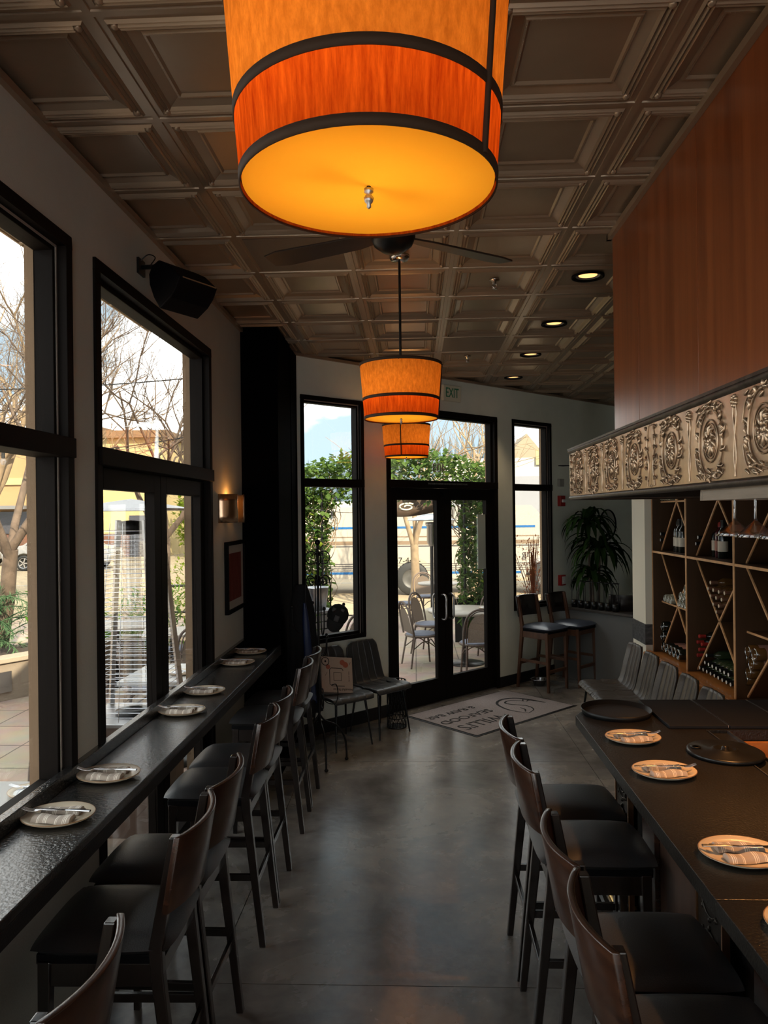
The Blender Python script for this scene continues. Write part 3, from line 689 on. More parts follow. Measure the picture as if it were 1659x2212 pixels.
for k in range(4):
    o_ = -1.07*k
    tinpanel(3.555+o_, 3.765+o_)
    b = MB()
    for y in (3.545+o_, 3.767+o_): b.box(.994,y,.10,1.02,y+.008,1.01)
    b.build('copper_trim', M['copper'], t)
    b = MB(); b.box(.985,3.13+o_,0,1.06,3.30+o_,1.014); b.build('pilaster', M['backw'], t, bevel=.004)
    b = MB(); b.box(1.005,2.71+o_,0,1.06,3.125+o_,1.014); b.build('wood_panel', pan, t, bevel=.002)
b = MB(); b.cyl((.965,-3.4,.19),(.965,3.75,.19),.018, n=14)
for y in (-2.4,-1,.4,1.45,2.55,3.65): b.cyl((.965,y,.19),(1.06,y,.19),.010, n=8)
b.build('foot_rail', M['brass'], t)
b = MB(); b.box(1.392,-3.5,1.02,1.398,3.615,1.067); b.box(1.486,-3.5,1.02,1.492,3.615,1.067); b.box(1.392,-3.5,1.02,1.492,3.615,1.026); b.build('drip_trough', M['brushed'], t)
b = MB()
yy = 2.3
while yy < 3.60:
    for xx in (1.405,1.419,1.433,1.447,1.461,1.475):
        b.lathe([(.0035,0),(.0062,0)], (xx+(.007 if int(yy/.014) % 2 else 0),yy,1.052), 6, smooth=False)
    yy += .014
b.box(1.398,-3.5,1.045,1.486,3.615,1.0515)
b.build('trough_mat', M['cord'], t)
# under-bar work shelf
t = thing('work_shelf', 'orange wood work shelf behind the bar, lit from above', 'shelf', (0,0,0))
b = MB(); b.box(1.50,-3.4,.80,2.1,3.50,.83); b.build('shelf_board', M['ledge'], t, bevel=.003)
b = MB(); b.box(1.50,-3.4,0,1.52,3.5,.80); b.box(2.08,-3.4,0,2.1,3.5,.80); b.build('side_panel', M['rack'], t)
b = MB(); b.box(1.56,2.75,.831,1.98,3.16,.86); tag(b.build('cutting_board', mat('pale_maple', (.60,.33,.12), .4, var=.15, vs=8, stretch=(1,6,1)), bevel=.006), 'pale wooden cutting board on the work shelf behind the bar', 'cutting board')
for i, (x0, x1, lb) in enumerate(((1.222,1.503,'leftmost black bar mat on the stone bar, beside the round tray'),(1.512,1.80,'middle black bar mat on the stone bar'),(1.809,2.10,'rightmost black bar mat, at the photo edge'))):
    t = thing('bar_mat', lb, 'mat', (0,0,1.0672), 0, 'black mats laid across the bar end')
    b = MB(); b.box(x0,3.635,0,x1,4.135,.016); b.build('rubber_sheet', M['rubber'], t, bevel=.003)
    b = MB(); b.box(x1+.0005,3.64,.004,x1+.004,4.13,.0165); b.build('metal_edge', M['brushed'], t)
# round tray
t = thing('serving_tray', 'round black serving tray on the far corner of the stone bar', 'tray', (1.042,3.915,1.067))
b = MB(); b.lathe([(.0005,.004),(.168,.004),(.176,.028),(.180,.028),(.172,0),(.0005,0)], n=56); b.build('tray_body', mat('matte_black_tray', (.006,.006,.006), .45, spec=.4), t)
b = MB(); b.lathe([(.0005,.0052),(.165,.0052)], n=48); b.build('liner', mat('rubber_liner', (.012,.012,.012), .75), t)
# cake-stand style lid
t = thing('serving_disc', 'flat black disc with centre knob lying across the drip trough', 'serving disc', (1.333,3.262,1.068))
b = MB(); b.lathe([(.0005,0),(.150,0),(.156,.006),(.156,.014),(.150,.018),(.060,.018),(.052,.026),(.040,.027),(.030,.017),(.016,.018),(.014,.032),(.008,.036),(.0005,.037)], n=56); b.build('lid_disc', mat('gloss_black', (.010,.010,.010), .28, spec=.5), t)
b = MB(); b.lathe([(.012,.018),(.022,.020),(.022,.024),(.012,.024)], (-.115,.03,0), 20); b.build('vent_knob', M['blackmetal'], t)

# ================================================================== PLACE SETTINGS
def make_plate():
    t = thing('dinner_plate', 'x', 'plate')
    b = MB(); b.lathe([(.0005,.006),(.075,.006),(.100,.011),(.1235,.021),(.1255,.0195),(.1255,.0175),(.100,.005),(.070,0),(.0005,0)], n=56, sy=.86); b.build('dish', M['plate'], t)
    b = MB(); b.tube([(.1247*cos(a),.1247*.86*sin(a),.0200) for a in [k*2*pi/56 for k in range(56)]], .0016, 6, closed=True); b.build('glazed_rim', M['rim'], t)
    return t
def make_napkin(m):
    b = MB()
    def strip(y0, y1, zc, xr):
        def fn(u, v):
            x = -xr+2*xr*u; y = y0+(y1-y0)*v; e = (2*v-1)**2
            return (x, y+.006*sin(u*5+y0*40), zc+.016*(1-e*e)+.002*sin(u*9+v*3))
        b.grid(fn, 16, 8)
        b.grid(lambda u, v: (-xr+2*xr*u, y0+(y1-y0)*v+.006*sin(u*5+y0*40), zc-.001), 16, 2, flip=True)
        for xx in (-xr, xr):
            u = 0 if xx < 0 else 1
            top = [(xx, y0+(y1-y0)*k/8+.006*sin(u*5+y0*40), zc+.016*(1-(2*k/8-1)**4)+.002*sin(u*9+k/8*3)) for k in range(9)]
            b.add(top+[(xx,y1+.006*sin(u*5+y0*40),zc-.001),(xx,y0+.006*sin(u*5+y0*40),zc-.001)], [tuple(range(11))])
    strip(.004,.062,.010,.070); strip(-.062,-.010,.010,.068)
    return b.build('napkin', m)
def make_fork():
    t = thing('fork', 'x', 'fork'); b = MB()
    b.tube([(-.105,0,.003),(-.07,0,.0035),(-.02,0,.004),(.02,0,.010),(.045,0,.011)], [.0065,.0055,.0035,.003,.006], 8, flat=.35); b.build('handle', M['steel'], t)
    b = MB(); b.tube([(.040,0,.0105),(.055,0,.008),(.066,0,.007)], [.005,.0125,.0125], 8, flat=.14)
    for k in range(4): y = (k-1.5)*.0068; b.tube([(.064,y,.007),(.085,y,.009),(.108,y*.95,.018)], [.0022,.0019,.001], 5)
    b.build('tines', M['steel'], t); return t
def make_knife():
    t = thing('table_knife', 'x', 'knife'); b = MB()
    b.tube([(-.115,0,.004),(-.06,0,.0045),(-.005,0,.004)], [.0075,.0068,.0048], 8, flat=.5); b.build('handle', M['steel'], t)
    b = MB(); b.tube([(-.005,0,.004),(.03,0,.0045),(.09,0,.0045),(.118,.004,.0045)], [.0048,.0095,.0095,.001], 8, flat=.12); b.build('blade', M['steel'], t); return t
PL, NK, FK, KN = make_plate(), make_napkin(M['napkin']), make_fork(), make_knife()
tag(NK, 'x', 'napkin'); first = [True]
NW = make_napkin(M['napkinw']); tag(NW, 'x', 'napkin'); fw_ = [True]
def setting(x, y, z, rz, where, napkin='grey-striped', grp='place settings', swap=1):
    m4 = Matrix.Translation((x,y,z)) @ Matrix.Rotation(rz, 4, 'Z')
    f = first[0]; first[0] = False; out_ = []
    nk = NW if 'white' in napkin else NK
    usefirst = f if nk is NK else fw_[0]
    if nk is NW: fw_[0] = False
    for pr, nm, p, r, use in ((PL,'cream oval plate',(0,0,0),0,f),(nk,napkin+' folded napkin',(.003,0,.000),.03,usefirst),(FK,'fork with raised tines',(.012,.004*swap,.029),.22*swap,f),(KN,'table knife',(0,-.006*swap,.027),-.03,f)):
        o = pr if use else dup(pr)
        v = m4 @ Vector(p); o.location = v; o.rotation_euler = (0,0,rz+r)
        if pr is FK: o.rotation_euler = Euler((0,-.02,rz+r))
        o['label'] = nm+' '+where; o['group'] = grp
for (x, y, where, rz) in ((-1.262,2.549,'on the window counter, setting nearest the camera',pi-.05),(-1.255,2.960,'on the window counter, second setting from the camera',pi-.02),(-1.262,3.928,'on the window counter, third setting, in the glare',pi+.03),(-1.268,4.368,'on the window counter, fourth setting from the camera',pi-.02),(-1.272,5.206,'on the window counter, fifth setting, near the wall sconce',pi+.04),(-1.270,5.62,'on the window counter, farthest setting beside the black column',pi)):
    setting(x, y, 1.0675, rz, where, grp='settings on the window counter')
for (x, y, where, rz) in ((.995,3.455,'on the stone bar, farthest setting by the round tray',.10),(.990,3.013,'on the stone bar, second setting, left of the black lid',.05),(.985,2.297,'on the stone bar, large setting in warm light',.0),(1.0,1.90,'on the stone bar, cut off at the right photo edge',.02)):
    setting(x, y, 1.0675, rz, where, 'tan-striped', 'settings on the stone bar', -1)

# ================================================================== BAR CANOPY
t = thing('bar_canopy', 'cherry wood canopy with pressed tin frieze hanging over the bar', 'canopy', (0,0,0))
ed = [4.13,3.68,2.92,2.31,1.70,1.09,.48,-.2,-1.0,-1.8,-2.6,-3.4]
for a, c in zip(ed, ed[1:]):
    b = MB(); b.box(1.11,c+.0015,2.50,1.13,a-.0015,3.655); b.build('wood_panel', M['hood'], t, bevel=.0012, bseg=1)
b = MB(); b.box(1.13,4.11,2.50,2.05,4.13,3.655); b.build('wood_panel', M['hood'], t)
b = MB(); b.box(1.085,-3.4,3.625,1.109,4.155,3.657); b.box(1.085,4.132,3.625,2.05,4.155,3.657); b.build('top_moulding', M['tin'], t)
b = MB(); b.box(.955,-3.4,2.205,2.10,4.49,2.49); b.build('canopy_box', M['black'], t)
FM = Matrix(((0,0,-1,.95),(-1,0,0,0),(0,1,0,0),(0,0,0,1)))   # local x -> -Y, y -> Z, z -> -X (out of the frieze)
def frieze(y1, y0):
    b = MB(); b.box(.94,y0+.001,2.215,.956,y1-.001,2.475)
    L = y1-y0; cnt = 4; zc = 2.345
    def P(y, z, h=0): return (.939-h, y, z)
    for c in range(cnt):
        yc = y1-L*(.145+.235*c) if False else y1 - L*(.15+.235*c)
        for r, tr in ((.060,.0028),(.050,.0018)):
            b.tube([P(yc+r*cos(a), zc+r*1.12*sin(a), .001) for a in [k*2*pi/28 for k in range(28)]], tr, 5, closed=True)
        rr = random.Random(c+int(y1*100))
        for k in range(16):                                   # fruit-and-leaf rosette
            a = rr.random()*2*pi; q = rr.random()**.6*.030
            b.ball(P(yc+q*cos(a), zc+q*1.3*sin(a), .002), .006+.006*rr.random(), 6, 4, 1.2, .8)
        for k in range(10):
            a = k*2*pi/10; b.tube([P(yc+.018*cos(a), zc+.022*sin(a), .003), P(yc+.034*cos(a+.2), zc+.042*sin(a+.2), .004), P(yc+.040*cos(a+.45), zc+.050*sin(a+.45), 0)], [.005,.007,.001], 5)
        s_ = 1 if c % 2 == 0 else -1                          # acanthus scroll round the medallion
        pts = []
        for k in range(27):
            u = k/26; a = -s_*pi/2+s_*u*2*pi*.92; r = .083+.012*sin(u*pi); pts.append(P(yc+r*cos(a)*s_*-1*-1, zc+r*1.18*sin(a), .001))
        b.tube(pts, [.0045-.002*k/26 for k in range(27)], 5)
        for k in range(2, 26, 2):
            p = Vector(pts[k]); d = Vector((0, p.y-yc, p.z-zc)).normalized(); q = Vector(pts[min(26,k+1)])-p
            if abs(p.z-zc) > .112: d *= .4
            q.normalize(); b.tube([p, p+d*.010+q*.012+Vector((-.005,0,0)), p+d*.020+q*.004, p+d*.024-q*.006], [.004,.0065,.004,.001], 5)
        for k in range(22):
            a = rr.random()*2*pi; q = .086+.022*rr.random(); p = Vector(P(yc+q*cos(a), min(zc+.118, max(zc-.118, zc+q*1.16*sin(a))), .001)); d = Vector((0,-sin(a),cos(a)))*(1 if rr.random() < .5 else -1); o_ = Vector((0,cos(a),sin(a)))
            b.tube([p-d*.012, p+Vector((-.006,0,0)), p+d*.012+o_*.006, p+d*.018+o_*.012*rr.random()], [.001,.0045+.002*rr.random(),.004,.0008], 5)
        for sg in (-1, 1):
            b.tube(bez([P(yc-.10,zc+sg*.095,0),P(yc-.06,zc+sg*.118,0),P(yc,zc+sg*.108,0),P(yc+.06,zc+sg*.118,0),P(yc+.11,zc+sg*.085,0),P(yc+.13,zc+sg*.03,0)],5), .0028, 5)
            for k in range(5): u = -.09+.045*k; z = min(zc+.12, max(zc-.12, zc+sg*(.108+.01*sin(k*2)))); b.tube([P(yc+u,z,0),P(yc+u+.010,z-sg*.012,.005),P(yc+u+.022,z-sg*.010,0)], [.002,.005,.001], 5)
        for k in range(4): b.ball(P(yc+.117*(-1 if k % 2 else 1)*.62, zc+(.098 if k < 2 else -.098), .001), .011, 7, 4, .9)
        if c < cnt-1:                                          # stems and flower between the medallions
            ym = yc-L*.235/2
            for sg in (-1, 1):
                b.tube(bez([P(ym,zc+.02,0),P(ym+sg*.012,zc+.06,0),P(ym+sg*.006,zc+.10,0)],5), .003, 5)
                b.tube(bez([P(ym+sg*.004,zc-.12,0),P(ym-sg*.008,zc-.05,0),P(ym+sg*.01,zc+.05,0)],5), .0028, 5)
            for k in range(7): a = k*2*pi/7; b.ball(P(ym+.014*cos(a), zc+.100+.014*sin(a), .001), .0075, 6, 4)
    for e, sg in ((y1, -1), (y0, 1)):
        b.tube(bez([P(e+sg*.030,zc+.12,0),P(e+sg*.05,zc+.04,0),P(e+sg*.025,zc-.03,0),P(e+sg*.045,zc-.12,0)],6), .004, 5)
        b.tube([P(e+sg*(.055+(.022-.0008*k)*cos(k*.45)), zc-.02+(.026-.0009*k)*sin(k*.45), 0) for k in range(24)], .0022, 5)
        for k in range(6):
            z = zc-.10+.04*k; b.tube([P(e+sg*.035,z,0),P(e+sg*.052,z+.014,.004),P(e+sg*.066,z+.005,0)], [.003,.007,.001], 5)
        for z in (2.225,2.465): b.ball(P(e+sg*.012, z, 0), .004, 6, 4)
    return b.build('tin_frieze', M['tinfrieze'], t)
for k in range(4): frieze(4.50-1.53*k, 4.50-1.53*(k+1))
b = MB(); b.M = Matrix.Translation((0,4.50,0)); b.box(.94,-.001,2.215,2.1,.014,2.475); b.build('end_cap', M['tinfrieze'], t)
b = MB()
for z, r in ((2.485,.016),(2.206,.013)):
    b.tube([(.945,-3.4,z),(.945,4.505,z)], r, 10); b.tube([(.945,4.505,z),(2.1,4.505,z)], r, 10); b.ball((.945,4.505,z), r, 10, 8)
b.box(.93,-3.4,2.492,1.11,4.52,2.502); b.box(1.11,4.13,2.492,2.1,4.52,2.502); b.build('moulding', M['tindark'], t)
for y in (3.25,2.3,1.35):
    l = D.lights.new('canopy_spot', 'SPOT'); l.energy = 11.5; l.color = (1,.42,.12); l.spot_size = radians(95); l.spot_blend = .7; l.shadow_soft_size = .03
    o = D.objects.new('canopy_spot', l); COL.objects.link(o); o.location = (1.45,y,2.19 if y > 2.6 else 2.165); o.parent = t
    b = MB(); b.lathe([(.0005,0),(.028,0)], (1.45,y,2.197 if y > 2.6 else 2.172), 16); b.build('puck_lens', M['spot'], t)
# stemware rack
t = thing('glass_rack', 'grey wooden hanging rack for stemware under the bar canopy', 'rack', (0,0,0))
b = MB(); b.box(.957,.3,2.158,.975,2.52,2.196); b.box(.957,2.50,2.158,1.75,2.52,2.196); b.build('fascia', mat('weathered_grey_wood', (.22,.185,.15), .5, var=.15, vs=10, stretch=(6,.5,6)), t, bevel=.002)
b = MB()
for k in range(15): y = 2.44-.145*k; b.box(.976,y-.075+.012,2.176,1.75,y+.055,2.182)
b.build('slot_rail', M['brushed'], t)
def make_martini():
    t = thing('martini_glass', 'x', 'glass', (0,0,0))         # hangs upside down; origin at the foot, bowl below
    b = MB(); b.lathe([(.0005,0),(.036,0),(.036,-.002),(.006,-.007),(.0042,-.02),(.0038,-.085),(.007,-.092)], n=20); b.build('stem', M['crystal'], t)
    b = MB(); b.lathe([(.003,-.090),(.020,-.105),(.040,-.124),(.058,-.142),(.0572,-.1425),(.0385,-.1255),(.018,-.107)], n=32); b.build('bowl', M['crystal'], t)
    return t
M['crystal'] = thin_glass('clear_crystal', (.88,.88,.90), .13)
mg = make_martini(); k = 0
for row, xx in enumerate((1.035,1.165,1.30)):
    for j in range(6):
        yy = 2.435-.145*j
        lb = ('front-row', 'middle-row', 'back-row')[row]+' martini glass hanging upside down from the rack, '+('at its far end','second from its far end','third from its far end','fourth from its far end','fifth from its far end','sixth from its far end')[j]
        o = mg if k == 0 else dup(mg); o.location = (xx,yy,2.185); o['label'] = lb; o['group'] = 'martini glasses hanging over the bar'; k += 1
# dark fin ornament on the canopy
b = MB(); pts = [(0,0),(.02,.02),(.12,.035),(.20,.06),(.26,.10),(.30,.16),(.318,.225),(.332,.16),(.345,.06),(.345,0)]
b.M = Matrix.Translation((1.03,4.34,2.503)) @ Matrix.Rotation(radians(-8), 4, 'Z') @ Matrix.Rotation(pi/2, 4, 'X'); b.prism(pts, -.05, .05)
tag(b.build('fin_ornament', mat('black_felt', (.006,.006,.006), .95), bevel=.008), 'black fin-shaped ornament standing on the end of the bar canopy', 'ornament')
# ================================================================== WINE RACK
RK = thing('wine_rack', 'tall dark wooden wine rack with crossed dividers along the right wall', 'wine rack', (0,0,0))
YB = [7.545, 6.57, 5.60, 4.63, 3.66, 2.69]; ZB = [.725, 1.715, 2.705, 3.64]
b = MB(); b.box(2.785,2.69,.0,2.798,7.48,3.64); b.box(2.44,2.69,0,2.79,7.48,.66); b.build('back_panel', M['rack'], RK)
b = MB(); b.box(2.27,2.69,.655,2.79,7.50,.715); b.build('base_ledge', M['ledge'], RK, bevel=.008)
b = MB(); b.box(2.30,2.69,.715,2.345,7.49,.727); b.build('ledge_moulding', M['ledge'], RK, bevel=.004)
for i, y in enumerate(YB):
    y = min(y, 7.485)
    b = MB(); b.box(2.372,y-.011,.716,2.79,y+.011,3.64); o = b.build('divider', M['rack'], RK)
    b = MB(); w_ = .011 if i else .005; b.box(2.364,y-w_,.716,2.3715,y+w_,3.64); b.build('edge_strip', M['rackedge'], o)
for z in ZB[1:]:
    b = MB(); b.box(2.374,2.69,z-.012,2.79,7.48,z+.008); o = b.build('shelf', M['rack'], RK)
    b = MB(); b.box(2.366,2.69,z-.012,2.3735,7.48,z+.008); b.build('edge_strip', M['rackedge'], o)
for i in range(5):
    ya, yb = YB[i]-.011, YB[i+1]+.011
    if i == 0: ya = 7.475
    for j in range(3):
        za, zb = ZB[j]+.008, ZB[j+1]-.012
        for (p, q) in (((ya, za), (yb, zb)), ((ya, zb), (yb, za))):
            b = MB(); b.beam((2.625,p[0],p[1]), (2.625,q[0],q[1]), .33, .014, up=(0,-(q[1]-p[1]),(q[0]-p[0]))); o = b.build('diagonal_slat', M['rack'], RK)
            b = MB(); b.beam((2.455,p[0],p[1]), (2.455,q[0],q[1]), .010, .015, up=(0,-(q[1]-p[1]),(q[0]-p[0]))); b.build('edge_strip', M['rackedge'], o)
        if i in (0, 2, 4) and j < 2:
            zc = (za+zb)/2; ym = ya if i != 2 else ya
            b = MB(); b.box(2.46,yb if i == 0 else (ya+yb)/2,zc-.009,2.79,ya,zc+.006); o = b.build('middle_shelf', M['rack'], RK)
            b = MB(); b.box(2.452,yb if i == 0 else (ya+yb)/2,zc-.009,2.4595,ya,zc+.006); b.build('edge_strip', M['rackedge'], o)
# bottles
def bmat(n, c, r=.12): return mat(n, c, r, spec=.6, coat=.4)
M['crystal'] = M.get('crystal')
gl_dark = bmat('dark_bottle_glass', (.006,.008,.006)); gl_green = bmat('green_bottle_glass', (.03,.045,.02)); gl_pale = bmat('pale_bottle_glass', (.28,.27,.20), .1); gl_amber = bmat('amber_bottle_glass', (.10,.045,.012))
cap_w = mat('cream_capsule', (.62,.53,.38), .35); cap_r = mat('red_capsule', (.35,.03,.025), .35); cap_b = mat('brown_capsule', (.20,.10,.06), .35); cap_k = mat('black_capsule', (.01,.01,.012), .4)
paper = mat('cream_paper_label', (.62,.56,.46), .7); papp = mat('pink_paper_label', (.42,.20,.15), .7); ringm = mat('glass_edge_glint', (.60,.62,.60), .15, 1.0); white_end = mat('white_capsule_end', (.80,.78,.70), .4)
def make_bottle(glass, cap, lab, scale=1.0, ring=False, endm=None):
    t = thing('wine_bottle', 'x', 'bottle'); s_ = scale
    b = MB(); b.lathe([(r*s_, z*s_) for r, z in ((.0005,.022),(.020,.012),(.028,.002),(.034,0),(.038,.006),(.038,.185),(.034,.205),(.020,.225),(.0155,.240),(.0150,.245))], n=20); b.build('body', glass, t)
    b = MB(); b.lathe([(r*s_, z*s_) for r, z in ((.0152,.235),(.0150,.285),(.0165,.288),(.0165,.298),(.0148,.301))], n=16); b.build('capsule', cap, t)
    b = MB(); b.lathe([(.0148*s_,.301*s_),(.0005,.3015*s_)], n=12); b.build('cork_end', endm or cap, t)
    if lab: b = MB(); b.lathe([(.0384*s_,.055*s_),(.0384*s_,.135*s_)], n=20); b.build('label', lab, t)
    if ring: b = MB(); b.tube([(.0335*s_*cos(a),.0335*s_*sin(a),-.0008) for a in [k*2*pi/24 for k in range(24)]], .0028*s_, 6, closed=True); b.build('base_glint', ringm, t)  # bright ring stands in for the highlight round the glass base
    return t
NECK = (0,-pi/2,0); BASE = (0,pi/2,0)           # neck out / base out (towards the room, -X)
def lay(proto, pts, x, neck, label, group, first_=True):
    for k, (y, z) in enumerate(pts):
        o = proto if (k == 0 and first_) else dup(proto)
        o.location = (x+(.30 if neck else 0), y, z); o.rotation_euler = NECK if neck else BASE
        if isinstance(label, (list, tuple)): o['label'] = label[k]
        else: o['label'] = label
        o['group'] = group
v_amber = make_bottle(gl_amber, cap_b, None, 1.0, endm=cap_w)
lay(v_amber, [(6.113,1.293),(6.172,1.349),(6.061,1.348),(6.227,1.409),(6.113,1.407),(6.005,1.406),(6.276,1.466),(6.168,1.465),(6.058,1.462),(5.948,1.464),(6.224,1.521)], 2.44, True,
    'brown-capped wine bottle piled in the upper wedge of the middle rack bay, neck out', 'brown-capped bottles, middle bay upper wedge')
v_red = make_bottle(gl_dark, cap_r, None, 1.0, endm=cap_r)
lay(v_red, [(6.486,1.033),(6.530,.976),(6.434,.973),(6.490,.918),(6.530,.862)], 2.44, True, 'red-capped wine bottle in the left wedge of the middle rack bay, neck out', 'red-capped bottles, middle bay left wedge')
v_w = make_bottle(gl_green, cap_k, None, 1.0, endm=white_end)
lay(v_w, [(6.478,.764),(6.400,.764),(6.322,.764),(6.244,.764),(6.166,.764),(6.088,.764),(6.010,.764),(5.932,.764),(5.854,.764),(6.361,.832),(6.283,.832),(6.205,.832),(6.127,.832),(6.049,.832),(5.971,.832),(5.893,.832),(6.322,.900)], 2.44, True,
    'white-ended wine bottle in the stack on the floor of the middle rack bay, neck out', 'white-ended bottles, middle bay bottom wedge')
v_s = make_bottle(gl_amber, cap_b, papp, 1.25, True)
lay(v_s, [(5.548,1.079),(5.608,1.019),(5.440,1.076),(5.640,.945),(5.493,1.000),(5.543,.925),(5.598,.865),(5.650,.830)], 2.44, False, 'amber wine bottle lying base out in the left wedge of the right-hand rack bay', 'amber bottles, right-hand bay left wedge')
v_m = make_bottle(gl_dark, cap_k, papp, 1.3, True)
lay(v_m, [(7.42,.778),(7.315,.778),(7.21,.778),(7.105,.778),(7.00,.778)], 2.44, False, 'fat dark wine bottle lying base out on the floor of the far rack bay', 'dark bottles on the far bay floor')
lay(v_m, [(7.425,.975),(7.43,.878)], 2.44, False, ['fat dark wine bottle in the left wedge of the far rack bay, upper one', 'fat dark wine bottle in the left wedge of the far rack bay, lower one'], 'dark bottles, far bay left wedge', False)
v_p = make_bottle(gl_pale, cap_w, paper, 1.0, True)
lay(v_p, [(7.345,1.262),(7.262,1.262),(7.180,1.262)], 2.44, False, 'pale wine bottle lying base out on the left half of the far bay middle shelf', 'pale bottles on the left of the middle shelf')
lay(v_p, [(6.958,1.262),(6.878,1.262),(6.798,1.262),(6.718,1.262),(6.918,1.332),(6.838,1.332),(6.758,1.332),(6.798,1.402)], 2.44, False, 'pale wine bottle in the stack on the right half of the far bay middle shelf', 'pale bottles on the right of the middle shelf', False)
lay(v_p, [(7.43,2.255),(7.35,2.255),(7.27,2.255),(7.19,2.255)], 2.44, False, 'pale wine bottle lying just under the canopy in the far rack bay', 'pale bottles on the upper middle shelf', False)
lay(v_w, [(7.447,1.889),(7.455,1.829)], 2.44, True, ['white-ended bottle on the left slat of the far upper bay, upper one', 'white-ended bottle on the left slat of the far upper bay, lower one'], 'bottle ends, far upper bay', False)
lay(v_w, [(6.481,1.887),(6.530,1.830)], 2.44, True, ['white-ended bottle on the left slat of the middle upper bay, upper one', 'white-ended bottle on the left slat of the middle upper bay, lower one'], 'bottle ends, middle upper bay', False)
v_l = make_bottle(gl_dark, cap_k, paper, 1.05)
v_r = make_bottle(bmat('wine_red_bottle', (.06,.008,.012)), cap_r, papp, 1.05)
for k, (pr, x, y, lb, us) in enumerate(((v_l,2.52,7.20,'standing dark wine bottle with white label, far upper bay, left one',True),(v_l,2.50,7.09,'standing dark wine bottle with white label, far upper bay, middle one',False),(v_l,2.50,7.00,'standing dark wine bottle with white label, far upper bay, beside the divider',False),
        (v_l,2.55,6.36,'standing dark bottle with cream label left of the wine-red bottle, middle upper bay',False),(v_r,2.54,6.27,'wine-red standing bottle in the middle upper bay',True),(v_l,2.52,6.16,'standing dark bottle half hidden by the divider, middle upper bay',False))):
    o = pr if us else dup(pr); o.location = (x,y,1.7235); o['label'] = lb; o['group'] = 'bottles standing on the rack shelf'; o.rotation_euler = (0,0,0)

# ================================================================== LEFT WALL
t = thing('wall_sconce', 'curved copper metal wall sconce with a glowing bulb', 'sconce', (-1.41,5.46,2.175))
b = MB(); b.box(0,-.05,-.07,.015,.05,.07); b.build('back_plate', M['brushed'], t, bevel=.003)
sm = mat('brushed_copper_steel', (.62,.42,.28), .26, 1.0, var=.08, vs=40, stretch=(1,1,.05))
def shell(a0, a1, r, cutz=0, z0=-.105, z1=.105):
    def fn(u, v):
        a = a0+(a1-a0)*u; zt = z1 if not cutz else z1
        zb_ = z0+cutz*(u)**2.0
        return (r*cos(a)*1.0, r*1.55*sin(a), zb_+(zt-zb_)*v)
    b = MB(); b.grid(fn, 20, 4); return b
shell(-pi/2, -pi*.13, .125).build('shield', sm, t, solid=.003)
shell(-pi*.02, pi*.5, .140, .0).build('shield', sm, t, solid=.003)
b = MB(); b.cyl((.05,.02,-.03),(.05,.02,.0),.012,n=12); b.build('socket', M['brushed'], t)
b = MB(); b.ball((.05,.03,.025), .016, 10, 8, 1.6); b.build('bulb', M['bulb'], t)
l = D.lights.new('sconce_light', 'POINT'); l.energy = .28; l.color = (1,.38,.08); l.shadow_soft_size = .012
o = D.objects.new('sconce_light', l); COL.objects.link(o); o.parent = t; o.location = (.05,.03,.055)
t = thing('framed_picture', 'black framed abstract print in coral red on the left wall', 'picture', (-1.41,0,0))
b = MB(); y0, y1, z0, z1, f = 5.415, 5.985, 1.385, 1.925, .028
b.box(0,y0,z0,.03,y0+f,z1); b.box(0,y1-f,z0,.03,y1,z1); b.box(0,y0+f,z0,.03,y1-f,z0+f); b.box(0,y0+f,z1-f,.03,y1-f,z1); b.build('frame', M['black'], t, bevel=.002)
b = MB(); b.box(0,y0+f,z0+f,.012,y1-f,z1-f); b.build('mat_board', mat('cream_mat', (.50,.46,.40), .8), t)
b = MB(); b.box(.011,y0+.10,z0+.09,.014,y1-.10,z1-.09); b.build('print', mat('coral_red_wash', (.13,.016,.012), .8, col2=(.21,.05,.035), vs=6, stretch=(1,3,.8), vdet=8), t)
# loudspeaker
t = thing('loudspeaker', 'black wedge-shaped loudspeaker mounted high on the left wall', 'speaker', (-1.41,3.80,3.35))
b = MB(); b.M = Matrix.Translation((.155,-.10,-.02)) @ Matrix.Rotation(radians(-30), 4, 'Z') @ Matrix.Rotation(pi/2, 4, 'X')
side = [(-.115,.045),(-.09,.085),(-.04,.105),(.03,.07),(.115,-.005),(.085,-.06),(.045,-.10),(-.035,-.145),(-.08,-.08),(-.11,-.01)]
b.prism(side, -.26, .0); b.build('cabinet', M['black'], t, bevel=.006)
b = MB(); b.M = Matrix.Translation((.155,-.10,-.02)) @ Matrix.Rotation(radians(-30), 4, 'Z'); b.box(.108,.015,-.010,.120,.245,-.003); b.build('silver_bar', M['chrome'], t)
b = MB(); b.box(0,-.06,.03,.012,.03,.11); b.cyl((.01,-.015,.07),(.10,-.05,.06),.012,n=10); b.tube(bez([(.01,-.03,.10),(.05,-.03,.13),(.09,-.04,.11),(.07,-.05,.07)],5), .003, 6); b.build('bracket', M['blackmetal'], t)

# ================================================================== ENTRANCE
def DL(s, y, z=0): v = DM @ Vector((s, y, z)); return (v.x, v.y, v.z)
